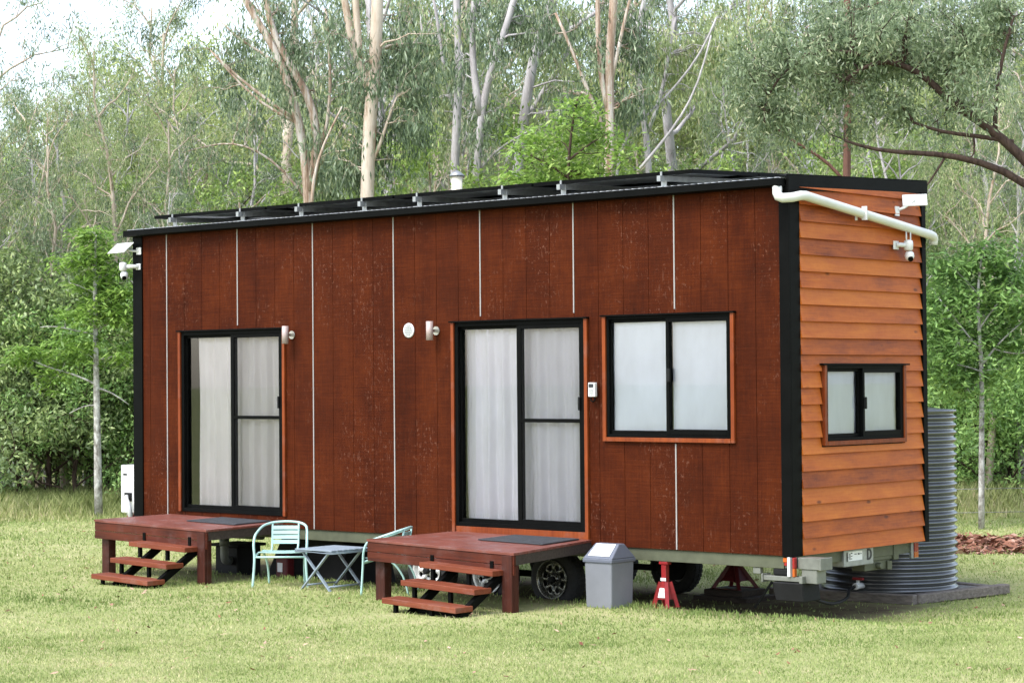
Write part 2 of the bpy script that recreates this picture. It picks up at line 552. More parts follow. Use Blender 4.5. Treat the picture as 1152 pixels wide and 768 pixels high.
L = {}
L['gum'] = mat_leaf('gum_leaves', [(0.0, (0.064, 0.102, 0.051)), (0.45, (0.173, 0.237, 0.128)), (0.8, (0.346, 0.429, 0.262)), (1.0, (0.538, 0.563, 0.346))], 0.38, 0.42)
L['gum_pale'] = mat_leaf('pale_gum_leaves', [(0.0, (0.134, 0.185, 0.073)), (0.45, (0.288, 0.363, 0.152)), (0.85, (0.464, 0.528, 0.249)), (1.0, (0.634, 0.576, 0.352))], 0.38, 0.45)
L['wattle'] = mat_leaf('wattle_leaves', [(0.0, (0.112, 0.186, 0.044)), (0.5, (0.278, 0.404, 0.095)), (1.0, (0.488, 0.632, 0.159))])
L['far'] = mat_leaf('far_wattle_leaves', [(0.0, (0.183, 0.240, 0.079)), (0.5, (0.408, 0.486, 0.177)), (1.0, (0.648, 0.685, 0.292))], 0.42, 0.6, 0.3)  # wattle leaves made paler and yellower, distant sunlight put into the colour
L['dark'] = mat_leaf('dark_shrub_leaves', [(0.0, (0.083, 0.126, 0.048)), (0.5, (0.218, 0.296, 0.109)), (1.0, (0.483, 0.575, 0.224))], 0.25)
L['bright'] = mat_leaf('fresh_leaves', [(0.0, (0.092, 0.188, 0.028)), (0.5, (0.255, 0.406, 0.080)), (1.0, (0.479, 0.605, 0.178))], 0.45)
L['mid'] = mat_leaf('broad_leaves', [(0.0, (0.112, 0.211, 0.059)), (0.5, (0.247, 0.410, 0.119)), (1.0, (0.496, 0.707, 0.211))], 0.35)
L['grass'] = mat_leaf('grass_blades', [(0.0, (0.149, 0.217, 0.058)), (0.4, (0.297, 0.373, 0.121)), (0.72, (0.475, 0.489, 0.224)), (1.0, (0.737, 0.601, 0.411))], 0.3, 0.6, 0.2, 0.0)
L['tallgrass'] = mat_leaf('tall_grass_blades', [(0.0, (0.192, 0.240, 0.072)), (0.5, (0.408, 0.444, 0.180)), (1.0, (0.720, 0.624, 0.396))], 0.4, 0.6, 0.2, 0.0)
L['chips'] = mat_leaf('bark_chips', [(0.0, (0.09, 0.035, 0.022)), (0.5, (0.25, 0.11, 0.07)), (1.0, (0.50, 0.33, 0.25))], 0.0, 0.9, 0.2, 0.0)


def mat_bark(name, stops, scale=(6, 6, 1.0), sc=1.6, bump=0.4):
    t = NT(name)
    v = t.coord(scale)
    a = t.noise(v, sc, 6, 0.62, 0.3); b = t.noise(t.coord((14, 14, 3)), 3, 4)
    f = t.math('ADD', t.math('MULTIPLY', a, 0.8), t.math('MULTIPLY', b, 0.25))
    col = t.ramp(f, stops)
    return t.done(t.principled(col, 0.85, 0, t.bump(f, bump, 0.03), 0.2))


B = {}
B['cream'] = mat_bark('smooth_cream_bark', [(0.36, (0.24, 0.14, 0.09)), (0.47, (0.44, 0.35, 0.27)), (0.62, (0.56, 0.48, 0.40))], (4, 4, 0.6))
B['grey'] = mat_bark('smooth_grey_bark', [(0.34, (0.20, 0.175, 0.17)), (0.52, (0.40, 0.37, 0.37)), (0.7, (0.54, 0.51, 0.51))], (4, 4, 0.5))
B['tan'] = mat_bark('peeling_tan_bark', [(0.36, (0.15, 0.08, 0.05)), (0.5, (0.38, 0.28, 0.21)), (0.63, (0.58, 0.53, 0.48))], (6, 6, 0.4))
B['dark'] = mat_bark('dark_rough_bark', [(0.3, (0.022, 0.014, 0.011)), (0.7, (0.095, 0.062, 0.048))], (9, 9, 2), 2.0, 0.8)
B['redbrown'] = mat_bark('stringy_red_bark', [(0.3, (0.05, 0.022, 0.015)), (0.7, (0.19, 0.10, 0.075))], (16, 16, 0.6), 2.0, 0.8)
B['lichen'] = mat_bark('mottled_grey_bark', [(0.38, (0.12, 0.105, 0.09)), (0.52, (0.33, 0.315, 0.29)), (0.66, (0.55, 0.54, 0.51))], (5, 5, 4), 2.4)


def unit(v): return v/np.maximum(1e-9, np.linalg.norm(v, axis=-1, keepdims=True))


def leaves(tips, n, spread, ln, wd, droop, r):
    """diamond leaves around the tips; droop 0 any direction .. 1 hanging"""
    T = np.repeat(np.asarray(tips, float), n, axis=0); N = len(T)
    P = T + r.normal(0, 1, (N, 3))*np.array(spread) - np.array([0, 0, 1.0])*droop*spread[2]*0.9
    d = unit(r.normal(0, 1, (N, 3))*(1.05-droop) + np.array([0, 0, -1.0])*droop)
    side = unit(np.cross(d, r.normal(0, 1, (N, 3))))
    l = ln*r.uniform(0.6, 1.25, (N, 1)); wv = side*wd*r.uniform(0.7, 1.2, (N, 1))
    q = np.stack([P, P+d*l*0.45+wv*0.5, P+d*l, P+d*l*0.45-wv*0.5], 1)
    clump = np.repeat(r.normal(0, 0.16, len(tips)), n)
    tone = np.clip(0.44+clump+r.normal(0, 0.21, N), 0, 1)
    return q, tone


def flat_leaves(tips, n, spread, ln, wd, r):
    """compound, mostly level leaves that read as layered sprays"""
    T = np.repeat(np.asarray(tips, float), n, axis=0); N = len(T)
    P = T + r.normal(0, 1, (N, 3))*np.array(spread)
    az_ = r.uniform(0, 2*PI, N)
    d = unit(np.stack([np.cos(az_), np.sin(az_), r.normal(-0.35, 0.35, N)], 1))
    up = unit(np.array([0, 0, 1.0]) + r.normal(0, 0.35, (N, 3)))
    side = unit(np.cross(d, up))
    l = ln*r.uniform(0.6, 1.25, (N, 1)); wv = side*wd*r.uniform(0.7, 1.2, (N, 1))
    q = np.stack([P, P+d*l*0.5+wv*0.5, P+d*l, P+d*l*0.5-wv*0.5], 1)
    tone = np.clip(0.47+np.repeat(r.normal(0, 0.13, len(tips)), n)+r.normal(0, 0.15, N), 0, 1)
    return q, tone


def wander(a, b, k, amp, r, sag=0.0):
    """curve from a to b with k segments, wobbling"""
    a = np.asarray(a, float); b = np.asarray(b, float)
    ln = np.linalg.norm(b-a); out = []
    off = np.zeros(3)
    for i in range(k+1):
        t = i/k
        p = a+(b-a)*t
        if 0 < i < k: off = off*0.6+r.normal(0, amp*ln, 3)
        p = p+off*(1 if i < k else 0.5)
        p[2] += sag*ln*4*t*(1-t)
        out.append(p)
    return out


def branchlet(wood, tips, a, b, r0, r, ntw=5, twl=0.45, droop=0.35):
    pts = wander(a, b, 5, 0.035, r, 0.06)
    rad = [r0*(1-0.8*i/5) for i in range(6)]
    wood.tube(pts, rad, 5, cap=False)
    L_ = np.linalg.norm(np.asarray(b)-np.asarray(a))
    for i in range(ntw):
        t = 0.35+0.65*(i+r.uniform(0, 1))/ntw
        k = min(4, int(t*5)); p = pts[k]+(pts[k+1]-pts[k])*(t*5-k)
        d = unit(r.normal(0, 1, 3)*0.8 + unit(np.asarray(b)-np.asarray(a))*0.6 + np.array([0, 0, 0.3]))
        l = twl*r.uniform(0.6, 1.3)*max(0.6, min(1.6, L_/1.6))
        m = p+d*l*0.6; e = p+d*l+np.array([0, 0, -droop*l])
        wood.tube([p, m, e], [r0*0.32, r0*0.24, r0*0.12], 3, cap=False)
        tips.append(m); tips.append(e)
    tips.append(pts[-1]); tips.append(pts[-2])


def generic_tree(seed, H, r0, crown_from, limb_len, nlimb, up=0.9, lean=0.4, twl=0.45, droop=0.35, nsub=4):
    """wood mesh + leaf tips for a free-standing tree rooted at the origin"""
    r = np.random.default_rng(seed); wood = MB(); tips = []
    top = np.array([r.normal(0, lean), r.normal(0, lean), H*0.9])
    tr = wander((0, 0, -0.15), top, 9, 0.012, r)
    rad = [r0*(1-0.82*(i/9)**0.9) for i in range(10)]
    rad[0] *= 1.3
    wood.tube(tr, rad, 9, cap=False)
    ga = r.uniform(0, 6)
    for i in range(nlimb):
        t = crown_from+(0.97-crown_from)*(i+r.uniform(0, 0.8))/nlimb
        k = min(8, int(t*9)); p = tr[k]+(tr[k+1]-tr[k])*(t*9-k)
        ga += 2.4+r.normal(0, 0.4)
        l = limb_len*(1.15-0.65*(t-crown_from)/(1-crown_from))*r.uniform(0.75, 1.25)
        d = unit(np.array([math.cos(ga), math.sin(ga), up*r.uniform(0.5, 1.5)]))
        e = p+d*l
        lp = wander(p, e, 5, 0.04, r, 0.05)
        lr = max(0.012, r0*0.42*(1-0.55*t))
        wood.tube(lp, [lr*(1-0.75*j/5) for j in range(6)], 6, cap=False)
        for s_ in range(nsub):
            u_ = 0.3+0.7*(s_+r.uniform(0.2, 1))/nsub
            k2 = min(4, int(u_*5)); q = lp[k2]+(lp[k2+1]-lp[k2])*(u_*5-k2)
            dd = unit(d*0.6+r.normal(0, 0.75, 3)+np.array([0, 0, 0.15]))
            branchlet(wood, tips, q, q+dd*l*r.uniform(0.3, 0.55), lr*0.4, r, 4, twl, droop)
    return wood, tips


PROTO = {}


def proto(key, wood_mb, q, tone, bark, leaf, trunk_name='trunk'):
    """hidden source meshes kept as data only"""
    me = bpy.data.meshes.new(key+'_trunk')
    me.from_pydata(wood_mb.v, [], wood_mb.f); me.polygons.foreach_set('use_smooth', wood_mb.sm)
    me.materials.append(bark)
    o = attr_mesh(key+'_crown', q, 4, tone, leaf)
    cm = o.data; bpy.data.objects.remove(o)
    PROTO[key] = (me, cm)


def place_tree(key, name, label, cat, loc, rz, sc, group, sz=None):
    root = thing(name, label, cat, loc, group, rz)
    root.scale = (sc, sc, sz or sc)
    for nm, me in zip(('trunk', 'crown'), PROTO[key]):
        c = bpy.data.objects.new(nm, me); COL.objects.link(c); c.parent = root
    return root


# prototypes -------------------------------------------------------
for i in range(4):
    wd_, tp = generic_tree(100+i, 15+1.2*i, 0.19, 0.34, 3.3, 14, 0.85, 0.9, 0.6, 0.6)
    r = np.random.default_rng(i)
    q, tn = leaves(tp, 13, (0.16, 0.16, 0.22), 0.19, 0.036, 0.7, r)
    proto('gum%d' % i, wd_, q, tn, B['grey'] if i % 2 else B['cream'], L['gum_pale'] if i in (1, 2) else L['gum'])
for i in range(3):
    wd_, tp = generic_tree(200+i, 6.2, 0.085, 0.12, 2.1, 15, 0.55, 0.3, 0.4, 0.2)
    r = np.random.default_rng(20+i)
    q, tn = leaves(tp, 15, (0.14, 0.14, 0.13), 0.12, 0.040, 0.3, r)
    proto('wattle%d' % i, wd_, q, tn, B['tan'] if i else B['dark'], L['wattle'])
for i in range(3):
    wd_, tp = generic_tree(250+i, 6.0, 0.07, 0.10, 2.0, 16, 0.7, 0.3, 0.4, 0.2)
    r = np.random.default_rng(50+i)
    q, tn = leaves(tp, 14, (0.12, 0.12, 0.15), 0.105, 0.028, 0.5, r)
    proto('wattle%d' % (3+i), wd_, q, tn, B['grey'], L['far'])
for i in range(3):
    wd_, tp = generic_tree(300+i, 3.4, 0.05, 0.06, 1.55, 15, 0.5, 0.2, 0.32, 0.15)
    r = np.random.default_rng(30+i)
    q, tn = leaves(tp, 16, (0.13, 0.13, 0.12), 0.095, 0.036, 0.3, r)
    proto('shrub%d' % i, wd_, q, tn, B['dark'], L['dark'] if i != 1 else L['mid'])

# ------------------------------------------------------------------ named trees, each from its own limbs
def key_tree(name, label, cat, depth, stems, clumps, leafmat, barkmat, style, lf, seed, group=None, dens=0.62, nb=None, tw=0.42):
    """stems: (list of (px, py, d-depth), width px at start, at end); clumps: (px, py, rx px, ry px, rz m, count)"""
    r = np.random.default_rng(seed)
    wood = MB(); tips = []; nodes = []
    base = None
    for pts, w0, w1 in stems:
        P = []
        for p in pts:
            dd = depth+(p[2] if len(p) > 2 else 0)
            P.append(np.array(at(p[0], p[1], dd)))
        if base is None:
            g0 = Vector(P[0]); g0.z = gz(g0.x, g0.y)
            base = g0
            if P[0][2] > g0.z+0.1: P.insert(0, np.array((g0.x, g0.y, g0.z-0.1)))
        m = []
        for a, b in zip(P[:-1], P[1:]):
            k = max(2, int(np.linalg.norm(b-a)/0.5))
            m += wander(a, b, k, 0.006, r)[:-1]
        m.append(P[-1])
        # soften the corners
        for _ in range(2):
            m = [m[0]]+[(m[i-1]+2*m[i]+m[i+1])/4 for i in range(1, len(m)-1)]+[m[-1]]
        n = len(m)
        rad = [max(0.006, (w0+(w1-w0)*i/(n-1))*0.5*depth/F) for i in range(n)]
        wood.tube(m, rad, 10 if w0 > 9 else 7, cap=True)
        for p, q in zip(m, rad): nodes.append((p, q))
    NP = np.array([p for p, _ in nodes])
    for cx, cy, rx, ry, rz, cnt in clumps:
        c = np.array(at(cx, cy, depth)); k = depth/F
        for _ in range(max(2, int(cnt*dens+0.5))):
            o = r.normal(0, 0.55, 3)
            t = c+np.array(RR)*o[0]*rx*k+np.array(UU)*o[1]*ry*k+np.array(FH)*(o[2]+0.45)*rz
            t[2] = max(t[2], 0.25)
            dist = np.linalg.norm(NP-t, axis=1)+np.maximum(0, NP[:, 2]-t[2])*0.8
            j = int(np.argmin(dist))
            a = NP[j]
            bare = style == 'hang' and r.uniform() < 0.16
            branchlet(wood, [] if bare else tips, a, t, min(nodes[j][1]*0.5, 0.011+0.011*np.linalg.norm(t-a)), r, nb or 6, tw, 0.5)
    root = thing(name, label, cat, base, group)
    tr = wood.build('trunk', barkmat, root, origin=base)
    n, spread, ln, wd_, dr = lf
    if style == 'flat': q, tn = flat_leaves(tips, n, spread, ln, wd_, r)
    else: q, tn = leaves(tips, n, spread, ln, wd_, dr, r)
    attr_mesh('crown', q, 4, tn, leafmat, root, origin=base)
    return root


GUMLF = (13, (0.115, 0.115, 0.19), 0.16, 0.031, 0.78)
key_tree('eucalyptus_tree', 'leaning pale gum with peeling tan bark forking above the left third of the roof', 'tree', 40,
         [([(352, 560), (350, 300), (347, 200), (338, 140), (322, 85), (305, 45), (275, 5), (262, -40)], 15, 7),
          ([(349, 215), (362, 150), (345, 100), (318, 62), (300, 20), (296, -30)], 11, 6),
          ([(332, 135), (300, 112), (268, 88), (240, 60)], 5, 2),
          ([(322, 85), (300, 60), (270, 48), (245, 20)], 4, 2),
          ([(346, 190), (365, 160), (372, 120), (372, 60), (366, 10)], 5, 3),
          ([(338, 140), (290, 118), (250, 72), (235, 55)], 4, 1.5),
          ([(349, 230, 1), (320, 190, 1), (288, 168, 1), (262, 160, 1), (235, 163, 1), (205, 172, 1)], 3.4, 1.2), ([(350, 240, -1), (352, 200, -1), (362, 165, -1), (385, 120, -1)], 4.5, 2)],
         [(262, 40, 55, 40, 1.2, 16), (310, 90, 55, 45, 1.3, 15), (360, 60, 45, 50, 1.2, 16), (240, 90, 45, 40, 1.0, 9), (345, 165, 40, 40, 1.0, 10), (300, 10, 70, 30, 1.4, 12)],
         L['gum'], B['tan'], 'hang', GUMLF, 1)
key_tree('eucalyptus_tree', 'straight cream trunked gum dividing high up, left of the roof flue', 'tree', 38.5,
         [([(410, 560), (411, 300), (413, 215), (416, 130), (424, 60), (424, -20), (430, -70)], 19, 13),
          ([(418, 105), (403, 70), (392, 35), (386, -20), (372, -70)], 10, 7),
          ([(403, 70), (404, 40), (398, 0), (402, -40)], 9, 7),
          ([(412, 195), (428, 165), (434, 140), (446, 110)], 5, 2)],
         [(450, 100, 45, 50, 1.1, 17), (395, 130, 40, 45, 1.0, 13), (470, 150, 35, 40, 1.0, 9), (415, 30, 60, 40, 1.2, 8), (385, 180, 30, 30, .8, 8), (480, 60, 40, 40, 1, 11)],
         L['gum'], B['cream'], 'hang', GUMLF, 2)
key_tree('eucalyptus_tree', 'grey upright gum trunk directly behind the roof flue', 'tree', 43,
         [([(513, 560), (512, 300), (511, 200), (514, 130), (518, 60), (512, -10), (516, -60)], 13, 8),
          ([(514, 130), (500, 90), (495, 40), (486, -10)], 5, 3)],
         [(500, 60, 45, 50, 1.2, 12), (490, 130, 35, 35, 1, 8), (525, 20, 45, 35, 1.2, 10)],
         L['gum_pale'], B['grey'], 'hang', GUMLF, 3)
key_tree('eucalyptus_tree', 'slim grey gum right of the roof flue with a trunk bending right higher up', 'tree', 41,
         [([(532, 560), (533, 300), (535, 200), (541, 130), (549, 85), (565, 45), (577, 5), (592, -50)], 11, 7),
          ([(541, 130), (533, 90), (530, 40), (535, -20)], 9, 6),
          ([(541, 190), (556, 170), (580, 155), (610, 140)], 3, 1.5)],
         [(552, 10, 40, 40, 1.1, 10), (525, 60, 40, 45, 1.1, 10), (600, 10, 40, 30, 1.1, 10), (560, 130, 35, 30, 1, 6)],
         L['gum'], B['grey'], 'hang', GUMLF, 4)
key_tree('eucalyptus_tree', 'mauve grey gum leaning right behind the bright green roadside bush, thick smooth trunk', 'tree', 44,
         [([(568, 560), (572, 300), (583, 190), (590, 130), (598, 70), (612, 30), (628, -20), (645, -70)], 16, 10),
          ([(556, 560, 1), (556, 260, 1), (563, 200, 1), (585, 145, 1), (610, 105, 1), (640, 60, 1), (655, 20, 1)], 12, 5),
          ([(598, 70), (640, 30), (690, 5), (720, -20)], 6, 3)],
         [(625, 60, 40, 40, 1.2, 9), (650, 100, 40, 35, 1.2, 9), (650, 10, 50, 30, 1.2, 12), (610, 140, 30, 25, 1, 5)],
         L['gum_pale'], B['grey'], 'hang', GUMLF, 5)
key_tree('eucalyptus_tree', 'gum with two tone brown and cream trunk, upright above the window on the right', 'tree', 40,
         [([(684, 560), (684, 300), (685, 190), (687, 120), (684, 70), (690, 20), (692, -40)], 14, 9),
          ([(686, 130), (676, 90), (672, 40), (672, -30)], 8, 5),
          ([(688, 90), (697, 50), (704, 15), (718, -30)], 5, 3),
          ([(680, 150), (664, 110), (645, 60), (625, 15)], 6, 3)],
         [(665, 30, 45, 40, 1.1, 13), (715, 40, 45, 45, 1.1, 14), (720, 110, 35, 40, 1, 9), (650, 110, 35, 35, 1, 8)],
         L['gum'], B['tan'], 'hang', GUMLF, 6)
key_tree('eucalyptus_tree', 'pale gum with a long limb sloping up to the right over the roof', 'tree', 42,
         [([(736, 560), (734, 300), (731, 190), (724, 120), (714, 70), (718, 20), (735, -30)], 10, 6),
          ([(700, 560, -1), (692, 300, -1), (692, 190, -1), (702, 150, -1), (735, 125, -1), (762, 95, -1), (790, 60, -1), (806, 20, -1)], 4.6, 2.2),
          ([(728, 150), (745, 110), (752, 60), (760, 20)], 5, 3),
          ([(718, 192, -2), (745, 160, -2), (768, 130, -2), (786, 95, -2), (800, 40, -2)], 3.6, 1.8)],
         [(770, 40, 45, 45, 1.2, 15), (800, 90, 35, 40, 1, 9), (740, 80, 35, 35, 1, 8), (820, 20, 40, 30, 1.2, 12)],
         L['gum_pale'], B['grey'], 'hang', GUMLF, 7)
L['over'] = mat_leaf('grey_green_leaves', [(0.0, (0.07, 0.11, 0.05)), (0.45, (0.20, 0.265, 0.135)), (0.8, (0.37, 0.45, 0.26)), (1.0, (0.54, 0.56, 0.34))], 0.4, 0.4)
key_tree('eucalyptus_tree', 'dark limbed gum reaching in from the right edge over the end of the house', 'tree', 29,
         [([(1262, 640), (1262, 520), (1256, 420), (1240, 335), (1208, 260), (1182, 212), (1152, 178), (1108, 138), (1070, 118), (1046, 88), (1015, 72), (985, 66), (950, 90)], 19, 4),
          ([(1224, 296), (1180, 222), (1130, 190), (1078, 175), (1030, 172), (985, 170), (950, 158)], 11, 3),
          ([(1108, 138), (1070, 112), (1060, 90), (1072, 70), (1090, 50)], 6, 3),
          ([(1140, 160), (1095, 152), (1060, 150), (1028, 138)], 6, 3),
          ([(1120, 154), (1118, 120), (1128, 60), (1140, 20)], 6, 3),
          ([(1064, 175), (1052, 196), (1040, 212), (1034, 222)], 3, 1.5),
          ([(1095, 152), (1098, 175), (1090, 178)], 3, 1.2),
          ([(985, 66), (930, 50), (890, 70), (858, 110), (860, 140)], 4, 2)],
         [(930, 60, 60, 40, 1.3, 34), (1010, 40, 60, 40, 1.3, 34), (1080, 70, 55, 45, 1.3, 34), (860, 90, 40, 42, 1.0, 22), (980, 110, 55, 28, 1.1, 20),
          (1130, 30, 50, 45, 1.3, 26), (900, 125, 40, 24, 1, 10), (960, 20, 70, 30, 1.3, 22), (1060, 10, 70, 25, 1.3, 20), (870, 60, 40, 40, 1, 12)],
         L['over'], B['dark'], 'hang', (17, (0.10, 0.10, 0.12), 0.105, 0.025, 0.55), 8, nb=6, tw=0.36, dens=0.62)
key_tree('stringybark_tree', 'straight reddish brown stringybark trunk above the right end fascia of the house', 'tree', 36,
         [([(952, 560), (952, 300), (953, 190), (953, 130), (956, 60), (952, -20)], 11, 8),
          ([(950, 205), (935, 185), (905, 165), (875, 150), (855, 122)], 4.5, 2.5)],
         [(955, 60, 40, 40, 1, 8), (870, 110, 30, 25, .8, 6), (985, 20, 40, 30, 1, 7)],
         L['gum'], B['redbrown'], 'hang', GUMLF, 9)
key_tree('silky_oak_sapling', 'slim grey sapling with sparse light green layered leaves left of the house', 'tree', 34.2,
         [([(111, 582), (110, 500), (108, 420), (107, 345), (107, 290), (108, 262)], 9.5, 2),
          ([(107, 432), (85, 420), (55, 415), (22, 398)], 2.6, 1), ([(108, 436), (125, 440), (145, 455)], 2.6, 1),
          ([(107, 376), (85, 372), (60, 366), (45, 368)], 2.2, 1), ([(107, 372), (128, 360), (148, 352)], 2.2, 1),
          ([(108, 456), (95, 455), (78, 465)], 2.0, 1), ([(107, 330), (92, 322), (78, 318)], 1.8, .8),
          ([(107, 345), (125, 335), (140, 330)], 1.8, .8), ([(107, 405), (130, 400), (150, 398)], 2, 1)],
         [(107, 285, 22, 12, .35, 9), (120, 300, 18, 8, .35, 7), (92, 318, 18, 8, .35, 7), (130, 328, 20, 8, .4, 8), (72, 352, 22, 8, .4, 7), (135, 356, 20, 8, .4, 8),
          (118, 345, 16, 7, .3, 5), (50, 396, 26, 9, .4, 6), (128, 396, 22, 9, .4, 6), (92, 384, 20, 8, .3, 5), (25, 402, 14, 10, .3, 3), (105, 268, 12, 8, .25, 5), (62, 425, 24, 10, .4, 4)],
         L['bright'], B['lichen'], 'flat', (14, (0.15, 0.15, 0.045), 0.16, 0.042, 0), 10, nb=4, tw=0.28)
key_tree('garden_sapling', 'young broad leaved tree behind the mulch, right of the water tank', 'tree', 29.6,
         [([(1104, 601), (1104, 520), (1105, 430), (1103, 390), (1100, 350), (1100, 310), (1108, 272)], 7.5, 2),
          ([(1105, 410), (1118, 392), (1132, 378), (1150, 362)], 3, 1.2), ([(1103, 395), (1085, 372), (1068, 350), (1056, 335)], 2.6, 1),
          ([(1102, 370), (1118, 345), (1140, 322)], 2.2, 1), ([(1104, 418), (1080, 408), (1060, 412)], 2.2, 1), ([(1100, 330), (1084, 312), (1070, 300)], 1.8, .8),
          ([(1118, 392), (1140, 400), (1165, 395)], 2, 1)],
         [(1105, 285, 32, 16, .5, 15), (1075, 308, 24, 14, .5, 12), (1135, 308, 26, 16, .5, 14), (1100, 335, 40, 18, .6, 18), (1060, 352, 22, 16, .5, 12), (1142, 348, 28, 18, .6, 16),
          (1080, 385, 30, 16, .6, 14), (1125, 380, 28, 14, .5, 12), (1062, 412, 24, 16, .5, 13), (1080, 440, 26, 16, .5, 10), (1130, 425, 26, 16, .5, 8), (1160, 385, 24, 16, .5, 10), (1090, 425, 22, 12, .5, 6), (1140, 285, 22, 14, .4, 8), (1062, 330, 18, 12, .4, 7), (1055, 385, 16, 14, .4, 7)],
         L['mid'], B['lichen'], 'flat', (11, (0.14, 0.14, 0.06), 0.13, 0.042, 0), 11, nb=4, tw=0.26, dens=0.55)
key_tree('bright_green_tree', 'small bright green leafy tree showing over the middle of the roof, right of the flue', 'tree', 33,
         [([(640, 560), (640, 300), (638, 215), (640, 170), (645, 130), (650, 110)], 8, 2), ([(639, 200), (610, 180), (585, 170)], 3, 1), ([(640, 180), (665, 160), (685, 150)], 3, 1), ([(639, 215), (600, 215), (570, 212)], 3, 1)],
         [(648, 130, 30, 18, .6, 12), (625, 150, 30, 16, .6, 10), (668, 150, 28, 16, .6, 11), (600, 165, 28, 14, .6, 9), (645, 178, 40, 16, .6, 12), (690, 180, 28, 14, .6, 8), (590, 195, 28, 12, .6, 9), (632, 200, 40, 12, .6, 10), (570, 205, 22, 10, .5, 6), (675, 200, 30, 10, .5, 6)],
         L['bright'], B['dark'], 'flat', (9, (0.15, 0.15, 0.07), 0.13, 0.045, 0), 12, nb=4, tw=0.3, dens=0.42)

# ------------------------------------------------------------------ the wood behind, tree by tree
pr = random.Random(5)
G_FAR_L = ('tall pale gum in the wood far behind the left end of the house', 'tall gums in the wood behind the left end')
G_FAR_M = ('tall gum standing in the wood behind the roof line', 'tall gums in the wood behind the roof')
G_FAR_R = ('tall gum in the wood beyond the water tank and right end of the house', 'tall gums in the wood behind the right end')
k = 0
for row, (D, n, x0, x1) in enumerate(((50, 9, -90, 1240), (58, 13, -120, 1270), (68, 17, -140, 1300), (63, 10, 330, 1250))):
    for i in range(n):
        px = x0+(x1-x0)*(i+pr.uniform(0.15, 0.85))/n
        d = D+pr.uniform(-3, 3)
        sc = pr.uniform(0.75, 1.1)
        if 60 < px < 215: sc = 0.60 if row == 0 else 0.62*d/57
        if px <= 60: sc *= 0.85
        G_ = G_FAR_L if px < 330 else (G_FAR_M if px < 900 else G_FAR_R)
        place_tree('gum%d' % (k % 4), 'eucalyptus_tree', G_[0], 'tree', ground_at(px, d), pr.uniform(0, 6.3), sc, G_[1])
        k += 1
for row, (D, n, x0, x1) in enumerate(((42, 16, -60, 1230), (47, 17, -80, 1250), (53, 18, -90, 1260))):
    for i in range(n):
        px = x0+(x1-x0)*(i+pr.uniform(0.1, 0.9))/n
        d = D+pr.uniform(-1.5, 1.5)
        if px < 330: lb, gr = 'soft green wattle tree in the wood left of the house', 'wattle trees left of the house'
        elif px < 1000: lb, gr = 'green wattle tree mostly hidden behind the house', 'wattle trees behind the house'
        else: lb, gr = 'soft green wattle tree in the wood right of the house', 'wattle trees right of the house'
        place_tree('wattle%d' % (k % 3), 'wattle_tree', lb, 'tree', ground_at(px, d), pr.uniform(0, 6.3), pr.uniform(0.75, 1.2), gr)
        k += 1
for (D, n, x0, x1) in ((40, 9, -50, 210), (44, 12, -60, 330), (36.5, 4, 1060, 1200), (40, 7, 1030, 1230), (46, 16, 330, 1050)):
    for i in range(n):
        px = x0+(x1-x0)*(i+pr.uniform(0.1, 0.9))/n
        d = D+pr.uniform(-1.5, 1.5)
        if px < 330: lb, gr = 'slender young gum with a thin pale trunk in the undergrowth left of the house', 'young gums left of the house'
        elif px < 1030: lb, gr = 'slender young gum with a thin pale trunk rising behind the house', 'young gums behind the house'
        else: lb, gr = 'slender young gum with a thin pale trunk beyond the wire fence', 'young gums right of the house'
        sc = pr.uniform(0.32, 0.5)
        place_tree('gum%d' % (k % 4), 'young_eucalyptus', lb, 'tree', ground_at(px, d), pr.uniform(0, 6.3), sc, gr, sc*pr.uniform(1.0, 1.3))
        k += 1
for (D, n, x0, x1, s0, s1) in ((56, 6, -60, 90, 1.2, 1.5), (57, 12, 90, 340, 1.45, 1.75), (60, 10, 300, 640, 1.5, 2.0), (62, 10, 620, 1000, 1.5, 2.0), (58, 10, 980, 1260, 1.5, 2.0), (70, 14, 200, 1260, 2.0, 2.6)):
    for i in range(n):
        px = x0+(x1-x0)*(i+pr.uniform(0.1, 0.9))/n
        d = D+pr.uniform(-2, 2)
        if px < 330: lb, gr = 'tall rounded wattle in the wood far left of the house', 'tall wattles left of the house'
        elif px < 1000: lb, gr = 'tall rounded wattle showing between the gum trunks above the roof', 'tall wattles behind the roof'
        else: lb, gr = 'tall rounded wattle in the wood far right of the house', 'tall wattles right of the house'
        place_tree('wattle%d' % (3+k % 3), 'wattle_tree', lb, 'tree', ground_at(px, d), pr.uniform(0, 6.3), pr.uniform(s0, s1), gr)
        k += 1
for (D, n, x0, x1) in ((38.5, 8, -40, 170), (40.5, 8, -40, 250), (36, 6, 1050, 1200), (38.5, 6, 1040, 1230), (44, 16, 150, 1100)):
    for i in range(n):
        px = x0+(x1-x0)*(i+pr.uniform(0.1, 0.9))/n
        d = D+pr.uniform(-0.8, 0.8)
        if px < 330: lb, gr = 'dark leafy shrub at the edge of the wood left of the house', 'shrubs along the wood edge on the left'
        elif px < 1030: lb, gr = 'leafy shrub in the wood behind the house', 'shrubs behind the house'
        else: lb, gr = 'leafy shrub at the edge of the wood beyond the wire fence', 'shrubs along the wood edge on the right'
        kk = k % 3 if px < 900 else 1
        place_tree('shrub%d' % kk, 'leafy_shrub', lb, 'shrub', ground_at(px, d), pr.uniform(0, 6.3), pr.uniform(0.8, 1.25), gr)
        k += 1

